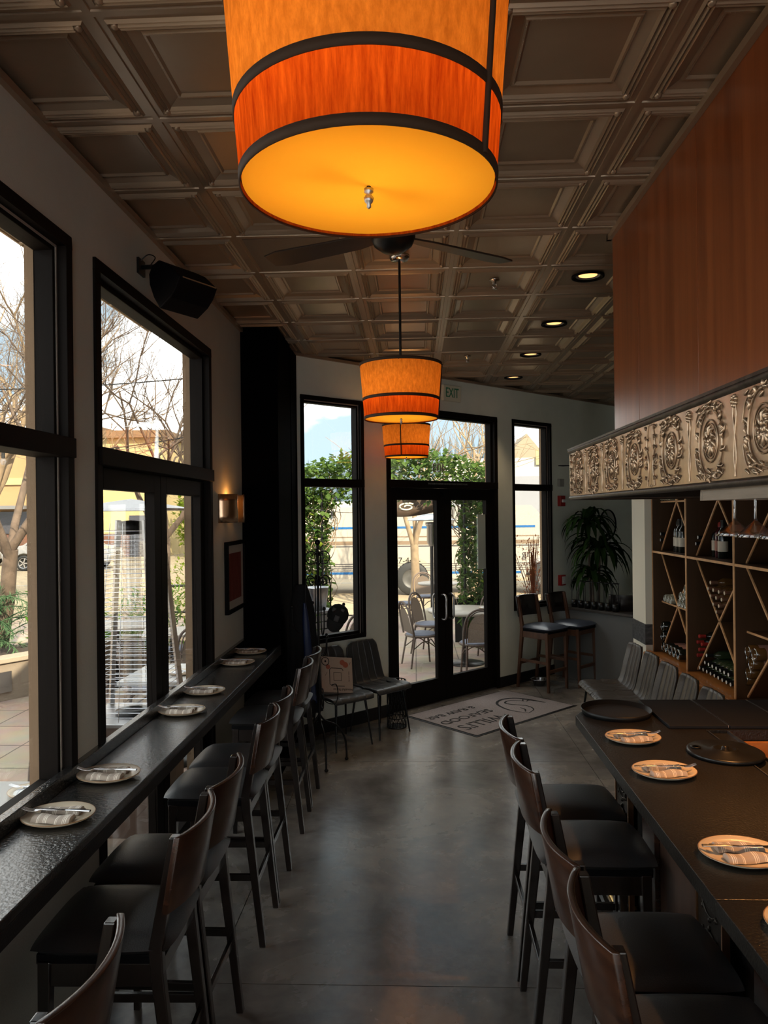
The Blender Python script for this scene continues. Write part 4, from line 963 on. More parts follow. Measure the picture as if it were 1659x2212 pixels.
# floor mat, text reads on entering
t = thing('entrance_mat', 'taupe entrance mat with restaurant lettering and a shrimp-tail logo in front of the glass doors', 'mat', (.81,7.94,0), radians(223.78))
b = MB(); b.box(-.82,-.50,0,.82,.50,.004); b.build('border', M['rubber'], t, bevel=.002)
b = MB(); b.grid(lambda u, v: (-.79+1.58*u, -.475+.95*v, .009+.0012*sin(u*13+v*4)*sin(v*9)), 30, 16); b.build('carpet_field', M['matc'], t)
tz = .0112
text('lettering', "WILLI'S", .235, M['ink'], t, (.415,.215,tz), (0,0,0), .0005, sx=.86)
text('lettering', 'SEAFOOD', .155, M['ink'], t, (.385,-.025,tz), (0,0,0), .0005, sx=1.08)
text('lettering', '& RAW BAR', .130, M['ink'], t, (.395,-.235,tz), (0,0,0), .0005, sx=1.02)
def ribbon(pts, w0, w1=None):
    P = bez([(x, y, tz) for x, y in pts], 10); m = len(P); vs = []; fs = []
    for i, p in enumerate(P):
        d = (P[min(i+1,m-1)]-P[max(i-1,0)]).normalized(); n_ = Vector((-d.y,d.x,0)); w_ = (w0*sin(pi*min(1,(i+2)/(m+3)))+.003)
        vs += [p+n_*w_, p-n_*w_]
    for i in range(m-1): fs.append((2*i,2*i+1,2*i+3,2*i+2))
    b.add(vs, fs)
b = MB()
ribbon([(-.18,.34),(-.13,.12),(-.22,-.12),(-.40,-.215),(-.56,-.16),(-.64,.0),(-.66,.20)], .013)
ribbon([(-.18,.34),(-.34,.28),(-.40,.14),(-.33,.0),(-.32,-.09),(-.41,-.13),(-.50,-.08),(-.545,.03)], .009)
ribbon([(-.545,.03),(-.60,.01),(-.645,.05),(-.655,.12)], .008); ribbon([(-.52,.0),(-.60,-.04),(-.66,.20)], .006)
ribbon([(-.20,.28),(-.27,.22),(-.29,.14)], .007)
b.build('logo', M['ink'], t)
# exit sign
t = thing('exit_sign', 'ivory exit sign with green letters above the glass doors', 'sign')
t.matrix_world = DM @ Matrix.Translation((.585,0,3.475))
b = MB(); b.box(-.145,-.035,-.09,.145,-.001,.09); b.build('housing', M['sign'], t, bevel=.006)
text('lettering', 'EXIT', .155, M['green'], t, (-.005,-.037,0), (pi/2,0,0), .0015, sx=.68)
# fire strobe, pull station, small box
t = thing('fire_strobe', 'dark red fire alarm strobe high on the front wall', 'alarm'); t.matrix_world = DM @ Matrix.Translation((2.665,0,2.26))
b = MB(); b.box(-.055,-.05,-.07,.055,-.001,.07); b.build('housing', M['red'], t, bevel=.005)
b = MB(); b.box(-.03,-.075,-.02,.05,-.051,.02); b.build('strobe_lens', M['white'], t, bevel=.004)
t = thing('fire_pull_station', 'red fire alarm pull station below the strobe, above the ledge', 'alarm'); t.matrix_world = DM @ Matrix.Translation((2.655,0,1.215))
b = MB(); b.box(-.055,-.05,-.07,.055,-.001,.07); b.build('housing', M['red'], t, bevel=.005)
b = MB(); b.box(-.03,-.056,-.05,.04,-.051,.05); b.box(-.02,-.066,-.025,.03,-.056,-.005); b.build('handle', M['white'], t)
t = thing('wall_sensor', 'small grey box on the front wall above the fire strobe', 'sensor'); t.matrix_world = DM @ Matrix.Translation((2.66,0,2.50))
b = MB(); b.box(-.045,-.045,-.05,.045,-.001,.05); b.build('housing', mat('grey_plastic', (.30,.29,.26), .5), t, bevel=.004)
t = thing('wall_hook', 'tiny dark shelf hook on the front wall beside the canopy end', 'hook'); t.matrix_world = DM @ Matrix.Translation((2.70,0,2.72))
b = MB(); b.prism([(-.06,-.0),(.05,-.0),(.05,-.10)], 0, .012); b.build('shelf_plate', M['black'], t)
# round mirror
t = thing('round_mirror', 'round wall mirror half hidden by the dracaena', 'mirror'); t.matrix_world = DM @ Matrix.Translation((3.80,0,1.93)) @ Matrix.Rotation(pi/2, 4, 'X')
b = MB(); b.lathe([(.20,.001),(.212,.001),(.212,.02),(.20,.02),(.20,.008)], n=40); b.build('frame', M['black'], t)
b = MB(); b.lathe([(.0005,.010),(.20,.010)], n=40); b.build('mirror_glass', mat('mirror', (.8,.8,.8), .03, 1), t)
# steel dog bowl
t = thing('steel_bowl', 'small fluted steel bowl on the floor behind the spare stool', 'bowl', DL(1.84,-.25))
b = MB(); vs = [(.0005,.012),(.055,.012),(.085,.075),(.112,.082),(.114,.078),(.09,.07),(.062,.0),(.0005,0)]
b.lathe(vs, n=40); b.build('bowl', M['steel'], t)
# umbrella basket
t = thing('umbrella_stand', 'black pierced metal umbrella stand behind the charcoal chair', 'umbrella stand', (-.20,7.36,0))
b = MB(); R_ = .095; Hh = .47
for z in (.006,.10,.37,Hh-.006): b.tube([(R_*cos(a),R_*sin(a),z) for a in [k*2*pi/32 for k in range(32)]], .006, 6, closed=True)
b.lathe([(.0005,.004),(R_,.004)], n=24)
for k in range(16):
    a = k*2*pi/16; a2 = a+2*pi/32
    for (z0, z1) in ((.0,.10),(.10,.235),(.235,.37),(.37,Hh)):
        for s_ in (-1, 1):
            b.tube([(R_*cos(a+s_*q*pi/16), R_*sin(a+s_*q*pi/16), z0+(z1-z0)*(.5-.5*cos(q*pi))) for q in (0,.33,.66,1)], .0042, 4)
b.build('pierced_cylinder', M['blackmetal'], t)
# small floor plate
b = MB(); b.box(1.80,7.85,0,2.10,8.10,.006); tag(b.build('floor_plate', mat('dark_floor_plate', (.04,.038,.036), .5), bevel=.002), 'dark metal floor plate beside the far grey leather chair', 'plate')

# coat stand
t = thing('coat_stand', 'tall black wrought iron coat stand with scrolls beside the black column', 'coat stand', (-.83,6.28,0))
b = MB(); b.cyl((0,0,.35),(0,0,1.86),.011,n=10); b.ball((0,0,1.885),.024,12,8,1.1); b.build('pole', M['iron'], t)
for k in range(4):
    a = k*pi/2+.35; Mx = Matrix.Rotation(a, 4, 'Z')
    b = MB(); b.M = Mx; b.tube([(.055+.050*cos(q),0,1.755+.055*sin(q)) for q in [pi-.2-i*.30 for i in range(18)]], .0048, 6); b.tube([(.020+.028*cos(q),0,1.755+.045*sin(q)) for q in [i*.3 for i in range(20)]], .0035, 5); b.build('top_scroll', M['iron'], t)
    b = MB(); b.M = Mx
    b.tube(bez([(.0,0,1.50),(.03,0,1.58),(.075,0,1.60),(.105,0,1.54),(.11,0,1.35),(.115,0,1.18),(.16,0,1.12),(.215,0,1.18),(.225,0,1.33)],6), .0055, 7)
    b.tube([(.048+(.040-.0014*i)*cos(pi-.34*i),0,1.545+(.045-.0016*i)*sin(pi-.34*i)) for i in range(22)], .0045, 6)
    b.ball((.225,0,1.345), .014, 10, 7, 1.2); b.ball((.048,0,1.545), .009, 8, 6)
    b.build('hook', M['iron'], t)
    b = MB(); b.M = Mx
    b.tube(bez([(.0,0,.62),(.06,0,.52),(.14,0,.50),(.165,0,.58),(.15,0,.66),(.11,0,.66)],6), .005, 6)
    b.tube(bez([(.0,0,.42),(.05,0,.36),(.15,0,.31),(.22,0,.20),(.235,0,.08),(.235,0,.012)],6), .0085, 8); b.ball((.235,0,.016), .017, 10, 6, .8)
    b.build('leg', M['iron'], t)
    b = MB(); b.M = Mx @ Matrix.Rotation(.6, 4, 'Z'); b.tube(bez([(0,0,.95),(.05,0,.92),(.09,0,.96),(.10,0,1.07)],5), .005, 6); b.ball((.10,0,1.085), .013, 10, 7); b.build('low_hook', M['iron'], t)
# coats
def cloth(name, c, w0, w1, z0, z1, d, m, label, lean=0, seed=1, folds=5):
    rr = random.Random(seed); ph = [rr.random()*6 for _ in range(3)]
    def fn(u, v):
        a = 2*pi*u; z = z1+(z0-z1)*v; w_ = w0+(w1-w0)*v**.5*(1 if v > .0 else 0); w_ *= min(1, .42+v*3.2) ** .6
        f = 1+.14*v*sin(folds*a+ph[0])+.07*v*sin((folds+3)*a+ph[1])
        return (c[0]+w_*f*cos(a)+lean*v, c[1]+d*f*sin(a)*(.5+.5*min(1,v*3)), z+.02*sin(3*a+ph[2])*v)
    b = MB(); b.grid(fn, 48, 20); o = b.build(name, m); tag(o, label, 'coat'); return o
cloth('coat', (-.985,6.33), .085,.135,.42,1.52,.10, mat('black_wool', (.006,.006,.007), .95, bump=.2, bs=30), 'black coat hanging from the left hooks of the coat stand', .03, 3)
cloth('jacket', (-.935,6.20), .018,.045,.55,1.38,.03, mat('navy_nylon', (.004,.014,.06), .5, bump=.2, bs=20), 'navy blue jacket hanging in front of the black coat', .05, 5, 4)
# cap
t = thing('baseball_cap', 'black baseball cap with grey patches hanging on the coat stand hook', 'cap', (-.655,6.22,1.275), rot=(radians(5),radians(22),radians(8)))
b = MB(); b.lathe([(.0005,-.075),(.05,-.070),(.082,-.045),(.092,-.005),(.086,.035),(.060,.072),(.030,.088),(.0005,.092)], n=32, sy=.8); b.build('crown', mat('black_cap_cotton', (.004,.0035,.0035), .9), t)
b = MB(); b.grid(lambda u, v: ((2*u-1)*.072*(1-.30*v*v), -.035-.018*(1-(2*u-1)**2), -.045-.098*v*(1-.22*(2*u-1)**2)), 14, 8); b.build('brim', mat('black_brim', (.005,.0045,.0045), .8), t, solid=.005)
for nm_, cx, cz, w_, h_ in (('patch',-.050,.040,.030,.034),('patch',.020,.060,.028,.024),('patch',-.004,-.020,.040,.050)):
    b = MB(); yy = -.8*sqrt(max(0,.092**2-cx*cx-cz*cz*.9))-.004; b.grid(lambda u, v: (cx+(u-.5)*w_, yy+.010*((u-.5)**2+(v-.5)**2), cz+(v-.5)*h_), 3, 3); b.build(nm_, mat('grey_patch', (.06,.055,.055), .8), t, solid=.003)

# ================================================================== DRACAENA, BUD VASES beyond the low wall
t = thing('potted_dracaena', 'tall dracaena with two drooping crowns behind the low wall ledge', 'plant', (2.33,9.66,0))
b = MB(); b.lathe([(.0005,.0),(.14,0),(.18,.34),(.19,.36),(.17,.36),(.165,.32),(.0005,.32)], n=32); b.build('pot', mat('brown_glazed_pot', (.10,.05,.03), .4), t)
rr = random.Random(11)
for (tx, ty, h0, n, L0, nm) in ((-.09,.0,2.02,46,.44,'crown'), (.06,.02,1.66,60,.52,'crown'), (-.06,-.05,1.36,34,.42,'crown')):
    b = MB(); b.tube(bez([(tx*.3,ty,.30),(tx*.7,ty,.9),(tx,ty,h0)],6), [.016]*11+[.012]*2 if False else .014, 7); b.build('cane', M['barkd'], t)
    b = MB()
    for k in range(n):
        a = k*2.399+rr.random()*.4; el = rr.uniform(.15,1.25); L = L0*rr.uniform(.8,1.25); w_ = rr.uniform(.026,.042)
        base = Vector((tx+.012*cos(a), ty+.012*sin(a), h0-.12*rr.random())); m_ = 7; P = []; v_ = Vector((cos(a)*cos(el), sin(a)*cos(el), sin(el))); p = base.copy()
        for q in range(m_+1):
            P.append(p.copy()); p = p+v_*(L/m_)
            e_ = (p.y+9.66-8.025-.9584*(p.x+2.33))*.722+.04
            if e_ > 0: p = p-Vector((-.692,.722,0))*e_
            v_ = (v_+Vector((0,0,-.36-.10*q*.5))).normalized()
        sd_ = Vector((-sin(a), cos(a), 0)); vs = []; fs = []
        for q, p in enumerate(P):
            ww = w_*(.35+.65*sin(min(1,(q+.6)/(m_*.55))*pi/2))*(1-(q/m_)**3)
            vs += [p-sd_*ww, p+Vector((0,0,-ww*.35)), p+sd_*ww]
        for q in range(m_): fs += [(3*q,3*q+1,3*q+4,3*q+3),(3*q+1,3*q+2,3*q+5,3*q+4)]
        b.add(vs, fs, True)
    b.build(nm, M['leafd'], t)
for k in range(7):
    u = .30+.105*k; v = HM @ Vector((u, .06, .902))
    t = thing('bud_vase', ('first','second','third','fourth','fifth','sixth','seventh')[k]+' iron bud vase from the left in the hinged row on the ledge', 'vase', (v.x,v.y,v.z), atan2(-.80,.62), 'hinged iron bud vases on the ledge')
    b = MB(); b.lathe([(.0005,0),(.038,0),(.040,.09),(.036,.09),(.034,.01),(.0005,.01)], n=20); b.build('cup', M['blackmetal'], t)
    b = MB(); b.cyl((-.040,0,.05),(-.040,0,.335),.0045,n=6); b.cyl((.040,0,.05),(.040,0,.335),.0045,n=6); b.lathe([(.036,.335),(.046,.335),(.046,.342),(.036,.342)], n=20); b.build('iron_stand', M['iron'], t)
# table and equipment in the far corner
t = thing('side_table', 'white-topped table in the corner behind the low wall', 'table', (3.35,9.9,0))
b = MB(); b.box(-.35,-.35,.99,.35,.35,1.02); b.build('table_top', M['white'], t, bevel=.004)
for sx in (-1,1):
    for sy in (-1,1): b = MB(); b.cyl((sx*.3,sy*.3,0),(sx*.3,sy*.3,.99),.018,n=8); b.build('leg', M['blackmetal'], t)
t = thing('drum_speaker', 'grey drum-shaped appliance with a red face on the corner table', 'appliance', (3.22,9.74,1.021))
b = MB(); b.M = Matrix.Translation((0,0,.15)) @ Matrix.Rotation(pi/2, 4, 'Y'); b.lathe([(.0005,-.10),(.12,-.10),(.148,-.07),(.148,.10),(.12,.12),(.0005,.12)], n=32); b.build('drum', mat('grey_shell', (.16,.16,.165), .5), t)
b = MB(); b.box(-.02,-.165,.05,.14,-.135,.25); b.build('face_panel', M['red'], t, bevel=.006)
# ================================================================== OUTSIDE
M['patio'] = brick('tan_patio_pavers', (.36,.265,.20), (.42,.32,.24), (.13,.095,.07), 1.0, .62, .62, .008, off=0)
M['street'] = mat('sunlit_asphalt', (.27,.21,.13), .9, var=.12, vs=.8, vdet=8)
b = MB(); b.add([(-60,-8,-.02),(-1.5,-8,-.02),(-1.5,6.6,-.02),(5.2,13.0,-.02),(30,13,-.02),(30,15.6,-.02),(-60,15.6,-.02)], [(0,1,2,6),(2,3,4,5,6)])
struct(b.build('ground_patio', M['patio']))
b = MB(); b.add([(-120,15.6,-.15),(90,15.6,-.15),(90,200,-.15),(-120,200,-.15)], [(0,1,2,3)]); b.box(-60,15.45,-.15,30,15.6,-.02)
struct(b.build('ground_street', M['street']))
b = MB(); b.box(-60,24.0,-.149,40,24.12,-.146); b.box(-60,30.5,-.149,40,30.62,-.146); b.build('road_marking', mat('road_paint', (.26,.25,.22), .8), D.objects['ground_street'])

# ---- wicker bistro chair
wick = mat('grey_brown_wicker', (.10,.07,.055), .6, var=.3, vs=60); wickp = fabric('woven_back_panel', (.10,.075,.06), (.24,.19,.15), 120, (1,1,1), .35)
cush = mat('grey_blue_cushion', (.13,.14,.18), .8)
def make_bistro():
    """faces +x"""
    t = thing('bistro_chair', 'x', 'chair')
    b = MB(); arch = bez([(-.19,-.22,.44),(-.225,-.225,.62),(-.26,-.19,.80),(-.28,-.10,.885),(-.285,0,.905),(-.28,.10,.885),(-.26,.19,.80),(-.225,.225,.62),(-.19,.22,.44)], 6)
    b.tube(arch, .015, 8); b.tube([(x+.02,y*.82,.46+(z-.44)*.90) for x,y,z in arch], .008, 6); b.build('back_frame', wick, t)
    def fn(u, v):
        z = .47+.375*v; w_ = .172*sqrt(max(0,1-(max(0,(v-.35)/.65))**2.2)); return (-.195-.085*v, (2*u-1)*w_, z)
    b = MB(); b.grid(fn, 8, 10); b.build('woven_back', wickp, t)
    b = MB(); b.lathe([(.0005,.462),(.20,.462),(.222,.452),(.222,.430),(.0005,.430)], (0,0,0), 28, smooth=True); b.build('seat', cush, t)
    b = MB(); b.tube([(.222*cos(a),.222*sin(a),.432) for a in [k*2*pi/24 for k in range(24)]], .016, 7, closed=True); b.build('seat_ring', wick, t)
    for (x, y, x1, y1) in ((.15,-.15,.19,-.18),(.15,.15,.19,.18),(-.16,-.17,-.23,-.20),(-.16,.17,-.23,.20)):
        b = MB(); b.cyl((x,y,.43),(x1,y1,0),.015,.013,8); b.build('leg', wick, t)
    b = MB()
    for y in (-.17,.17): b.tube(bez([(.165,y,.26),(0,y*.9,.36),(-.18,y,.26)],5), .008, 6)
    b.tube(bez([(.165,-.165,.26),(.14,0,.36),(.165,.165,.26)],5), .008, 6); b.build('brace', wick, t)
    return t
bc = make_bistro()
CH = [(.08,10.42,.35,'bistro chair left of the round patio table, seen side-on through the left door leaf'),
      (.80,9.72,pi/2+.15,'bistro chair with its woven back to the glass doors, before the round table'),
      (.22,11.35,-.5,'bistro chair behind the left side of the round patio table'),
      (1.15,11.22,-pi/2-.3,'bistro chair on the far side of the round patio table by the ivy'),
      (-.20,14.0,.2,'pale bistro chair far left beside the tree trunk, behind the barrel'),
      (.25,15.1,-1.2,'small far bistro chair behind the distant white table'),
      (-.95,9.35,2.6,'wicker chair outside the tall window by the coat stand'),
      (-2.75,3.15,.2,'bistro chair at the near window table, its wrapped back at the left photo edge'),
      (-2.25,4.35,-1.7,'bistro chair on the far side of the near window table'),
      (-2.72,7.35,.5,'wicker chair beyond the glass pyramid heater at the middle table'),
      (-2.35,7.95,-1.2,'wicker chair behind the middle patio table, right of the heater'),
      (-3.05,9.35,-2.6,'wicker chair at the far left patio table'),
      (-3.9,8.55,1.2,'dark wicker chair seen through the heater cage')]
for i, (x, y, r, lb) in enumerate(CH):
    o = bc if i == 0 else dup(bc)
    o.location = (x,y,-.02); o.rotation_euler = (0,0,r); o['label'] = lb; o['group'] = 'wicker chairs on the patio'
# ---- tables
tt = mat('pale_table_top', (.36,.32,.27), .4, var=.06, vs=4)
def table(name, lb, loc, r=0, w=0, rz=0, top=tt):
    t = thing(name, lb, 'table', loc, rz)
    b = MB()
    if r: b.lathe([(.0005,.73),(r,.73),(r,.765),(.0005,.765)], n=40)
    else: b.box(-w,-w,.735,w,w,.765)
    b.build('table_top', top, t, bevel=0 if r else .005)
    b = MB(); b.cyl((0,0,.03),(0,0,.73),.042,n=14); b.build('pedestal', M['blackmetal'], t)
    b = MB(); b.lathe([(.0005,0),(.27,0),(.27,.012),(.05,.035),(.0005,.035)], n=32); b.build('base_disc', M['blackmetal'], t); return t
table('round_table', 'round pale patio table seen through the glass doors', (.70,10.55,-.02), .52)
table('round_table', 'distant small white patio table beyond the barrel planter', (.45,14.6,-.02), .40)
wt = mat('white_table_top', (.42,.415,.40), .3)
table('square_table', 'white patio table right outside the nearest window', (-2.02,3.42,-.02), 0, .38, 0, wt)
table('square_table', 'white patio table right of the glass heater, seen through the right door leaf', (-2.12,6.45,-.02), 0, .38, 0, wt)
table('square_table', 'pale wooden patio table seen through the heater cage', (-3.85,9.35,-.02), 0, .45, .3, tt)
table('square_table', 'far patio table behind the wicker chairs on the left', (-2.9,8.75,-.02), 0, .35, .3, tt)
b = MB()
setting(-1.92,3.62,.7455,2.9,'on the white table outside the nearest window','white-striped','settings on the patio tables')
setting(-2.05,6.38,.7455,2.6,'on the white table right of the heater','white-striped','settings on the patio tables')
setting(1.02,10.62,.7455,.4,'on the right of the round patio table','white-striped','settings on the patio tables')
setting(.42,10.50,.7455,1.8,'on the left of the round patio table','white-striped','settings on the patio tables')
# ---- pyramid heater
t = thing('pyramid_heater', 'steel pyramid patio heater with wire cage and glass tube outside the french doors', 'patio heater', (-1.99,5.12,-.02))
b = MB(); b.box(-.27,-.27,0,.27,.27,.74); b.build('burner_box', mat('brown_sheet_metal', (.12,.075,.055), .5, .3), t, bevel=.006)
b = MB(); b.box(-.29,-.29,.74,.29,.29,.765); b.build('top_plate', M['brushed'], t, bevel=.003)
for sx in (-1,1):
    for sy in (-1,1):
        b = MB(); b.beam((sx*.265,sy*.265,.765),(sx*.155,sy*.155,2.12),.035,.035); b.build('corner_post', M['brushed'], t, bevel=.003)
b = MB(); zz_ = .80
while zz_ < 2.08:
    k_ = (zz_-.765)/1.355; r_ = .265-.11*k_-.005
    b.tube([(-r_,-r_,zz_),(r_,-r_,zz_),(r_,r_,zz_),(-r_,r_,zz_)], .0022, 4, closed=True, smooth=False); zz_ += .032
for a in range(4):
    for q in (-.5,0,.5):
        ca, sa = cos(a*pi/2), sin(a*pi/2)
        def rt_(x, y): return (x*ca-y*sa, x*sa+y*ca)
        p = rt_(q*.5,-.262); p2 = rt_(q*.29,-.152); b.tube([(p[0],p[1],.77),(p2[0],p2[1],2.1)], .0024, 4)
b.build('wire_cage', M['steel'], t)
b = MB(); b.lathe([(.062,.79),(.062,2.03)], n=24); b.build('glass_tube', thin_glass('heater_glass', (.93,.94,.95), .12), t)
b = MB(); b.lathe([(.0005,.766),(.12,.766),(.12,.79),(.062,.80)], n=24); b.lathe([(.066,2.02),(.09,2.04),(.09,2.11),(.0005,2.12)], n=20); b.build('burner_head', M['blackmetal'], t)
b = MB(); b.add([(-.34,-.34,2.20),(.34,-.34,2.20),(.34,.34,2.20),(-.34,.34,2.20),(0,0,2.27),(-.34,-.34,2.185),(.34,-.34,2.185),(.34,.34,2.185),(-.34,.34,2.185)], [(0,1,4),(1,2,4),(2,3,4),(3,0,4),(0,5,6,1),(1,6,7,2),(2,7,8,3),(3,8,5,0),(5,8,7,6)]); b.build('reflector_hood', M['brushed'], t)
# ---- mushroom heaters
def mushroom(loc, lb, s_=1):
    t = thing('mushroom_heater', lb, 'patio heater', loc)
    b = MB(); b.lathe([(.0005,0),(.21,0),(.23,.05),(.20,.42),(.06,.46),(.0005,.46)], n=28); b.build('gas_housing', mat('tan_canister', (.42,.36,.26), .5), t)
    b = MB(); b.cyl((0,0,.46),(0,0,1.55),.032,n=14); b.build('pole', mat('dark_hammered_pole', (.05,.045,.045), .4, .6), t)
    b = MB(); b.lathe([(.045,1.55),(.085,1.62),(.085,1.90),(.11,1.93),(.11,1.97),(.03,1.98)], n=24); b.build('burner_head', M['brushed'], t)
    b = MB(); b.lathe([(.0005,2.13),(.12,2.125),(.43,2.02),(.435,2.005),(.12,2.09),(.0005,2.10)], n=40); b.build('reflector_hood', M['brushed'], t)
mushroom((.30,13.15,-.02), 'mushroom patio heater behind the left door leaf, beside the tree trunk')
mushroom((-5.2,8.0,.0), 'mushroom patio heater at the left edge of the nearest window')
# ---- planter wall
pm = mat('cast_concrete', (.25,.20,.15), .85, var=.12, vs=3, bump=.2, bs=30)
PMx = Matrix.Translation((-4.72,8.62,-.02)) @ Matrix.Rotation(radians(57), 4, 'Z')
t = D.objects.new('planter_wall', None); COL.objects.link(t); t.matrix_world = PMx; tag(t, 'low concrete planter wall with a light box set in it, outside the nearest window', 'planter')
b = MB(); b.box(-3.2,0,0,1.9,.18,.44); b.box(-3.2,.18,0,1.9,1.3,.36); b.box(1.72,0,0,1.9,1.3,.44); b.build('wall_body', pm, t, bevel=.006)
b = MB(); b.box(-3.25,-.03,.44,1.95,.22,.50); b.build('coping', mat('light_coping', (.33,.27,.20), .8), t, bevel=.01)
b = MB(); b.box(-.52,-.012,.10,-.10,.0,.34); b.build('light_box', M['brushed'], t)
b = MB(); b.box(-3.1,.2,.36,1.7,1.25,.42); b.build('soil', mat('soil', (.05,.035,.025), .95), t)

def cloud(b, c, rad, n, L, W, rr, up=.3, shell_=.6):
    for k in range(n):
        while True:
            p = Vector((rr.uniform(-1,1), rr.uniform(-1,1), rr.uniform(-1,1)))
            if shell_ < p.length < 1: break
        q = Vector((c[0]+p.x*rad[0], c[1]+p.y*rad[1], c[2]+p.z*rad[2]))
        d = Vector((p.x+rr.uniform(-.9,.9), p.y+rr.uniform(-.9,.9), p.z*.5+rr.uniform(-.6,.9)*1.0+up))
        s_ = rr.uniform(.6,1.2); b.leaf(q, d, L*s_, W*s_, .25, .15)
rr = random.Random(5)
# feathery conifer in planter
def conifer(x, y, lb, h=1.25, n=1500):
    t = thing('conifer_shrub', lb, 'shrub', (x,y,.38)); b = MB()
    for k in range(34):
        a = rr.random()*6.28; e = rr.uniform(.0,1.0); L = rr.uniform(.5,1.0)*h*.75; z0 = rr.uniform(.0,h*.6)
        P = [Vector((0,0,z0))]; v = Vector((cos(a)*cos(e), sin(a)*cos(e), sin(e)*.8))
        for q in range(6): P.append(P[-1]+v*L/6); v = (v+Vector((0,0,-.10))).normalized()
        b.tube(P, .007, 4)
        for q in range(1, 7):
            for j in range(10):
                d = (v+Vector((rr.uniform(-1,1),rr.uniform(-1,1),rr.uniform(-.6,.8)))).normalized(); p = P[q]+(P[q-1]-P[q])*rr.random()
                b.leaf(p, d, .13, .011, .1, .1)
    b.build('foliage', M['needle'], t)
conifer(-5.35,9.25,'feathery blue-green conifer growing in the concrete planter', 1.25)
conifer(-6.3,7.6,'second conifer at the left edge of the nearest window', 1.2)
# leafy shrubs
def shrub(name, lb, loc, rad, n, L, W, m, stems=7, stemm='barkb', cat='shrub'):
    t = thing(name, lb, cat, loc); b = MB()
    for k in range(stems):
        a = k*2*pi/stems+rr.random(); b.tube(bez([(0,0,0),(cos(a)*rad[0]*.4,sin(a)*rad[1]*.4,rad[2]*.9),(cos(a)*rad[0]*.8,sin(a)*rad[1]*.8,rad[2]*1.5)],4), .008, 4)
    b.build('stems', M[stemm], t)
    b = MB(); cloud(b, (0,0,rad[2]), rad, n, L, W, rr, shell_=.25); b.build('foliage', m, t); return t
shrub('broadleaf_shrub', 'bright broad-leaved plant behind the pyramid heater', (-5.25,10.9,.0), (.45,.45,.62), 170, .26, .14, leafmat('bright_green_leaf', (.05,.17,.015), (.12,.28,.03), .5))
shrub('grassy_shrub', 'bright green bush behind the glass heater tube', (-3.95,11.0,.0), (.75,.6,.55), 900, .16, .03, leafmat('lime_leaf', (.06,.17,.02), (.17,.28,.05), .5))
shrub('hedge_bush', 'yellow-green clipped bush behind the black railing', (-3.75,13.2,0), (.75,.6,.78), 1100, .09, .05, M['leafy'])
shrub('street_hedge', 'distant yellow-green hedge at the end of the peach building', (-11.6,40,0), (1.5,1.5,2.0), 1200, .35, .22, M['leafy'])
# railing
t = thing('black_railing', 'black metal railing in front of the yellow-green bush', 'railing', (-3.35,12.05,0), .25)
b = MB(); b.cyl((-.8,0,.98),(1.2,0,.98),.02,n=8); b.cyl((-.8,0,.55),(1.2,0,.55),.02,n=8)
for k in range(6): b.cyl((-.8+.4*k,0,0),(-.8+.4*k,0,.98),.014,n=6)
b.build('rails', M['blackmetal'], t)
# ---- slatted planter stand with galvanised pots outside the tall window
t = thing('slatted_stand', 'dark slatted stand outside the tall window behind the coat stand', 'stand', (-1.27,8.62,-.02), DA)
b = MB(); b.box(-.36,-.15,.98,.36,.15,1.01)
for k in range(8): b.box(-.34,-.14,.30+.085*k,.34,-.12,.365+.085*k)
b.build('slats', mat('grey_slat', (.20,.20,.21), .6), t, bevel=.003)
for sx in (-1,1):
    for sy in (-1,1): b = MB(); b.box(sx*.34-.02,sy*.13-.02,0,sx*.34+.02,sy*.13+.02,.98); b.build('post', M['blackmetal'], t)
for k, dx in enumerate((-.17,.15)):
    v = Matrix.Translation((-1.27,8.62,.991)) @ Matrix.Rotation(DA, 4, 'Z') @ Vector((dx,0,0))
    t = thing('galvanised_pot', ('left','right')[k]+' galvanised metal pot on the slatted stand', 'pot', v, 0, 'galvanised pots on the stand')
    b = MB(); b.lathe([(.0005,0),(.10,0),(.135,.26),(.14,.27),(.125,.27),(.12,.24),(.0005,.24)], n=28); b.build('pot_body', M['brushed'], t)
# ---- ivy arch
t = thing('ivy_arch', 'ivy-covered arch over the patio gate, in front of the street', 'arch', (-.35,12.2,-.02))
b = MB()
for sx in (-1.70,-1.15,1.15,1.70):
    for sy in (-.25,.25): b.cyl((sx,sy,0),(sx,sy,2.5),.022,n=7)
b.build('metal_frame', M['blackmetal'], t)
b = MB()
for k in range(60):
    sx = rr.choice((-1,1)); x = sx*rr.uniform(1.1,1.75); P = [(x, rr.uniform(-.25,.25), rr.uniform(0,.6))]
    for q in range(6): P.append((x+rr.uniform(-.25,.25)-(sx*.16*max(0,q-3)), rr.uniform(-.28,.28), P[-1][2]+rr.uniform(.2,.5)))
    b.tube(bez(P,3), .007, 4)
b.build('vines', M['barkb'], t)
b = MB()
def archleaf(n, fn):
    for k in range(n):
        p = fn(); d = Vector((rr.uniform(-1,1), rr.uniform(-1,.3), rr.uniform(-.9,.6))); s_ = rr.uniform(.7,1.25); b.leaf(p, d, .105*s_, .085*s_, .2, .1)
def side(sx):
    def f():
        z = rr.uniform(.1,2.5); k = 1 if z > .5 else .6; x = sx*(1.43+rr.uniform(-.36,.36)*k-.06*max(0,z-1.7)); return (x, rr.uniform(-.35,.35), z)
    return f
archleaf(2600, side(-1)); 
def arcR():
    z = rr.uniform(.35,2.5); return (1.43+rr.uniform(-.34,.34), rr.uniform(-.35,.35), z)
archleaf(2300, arcR)
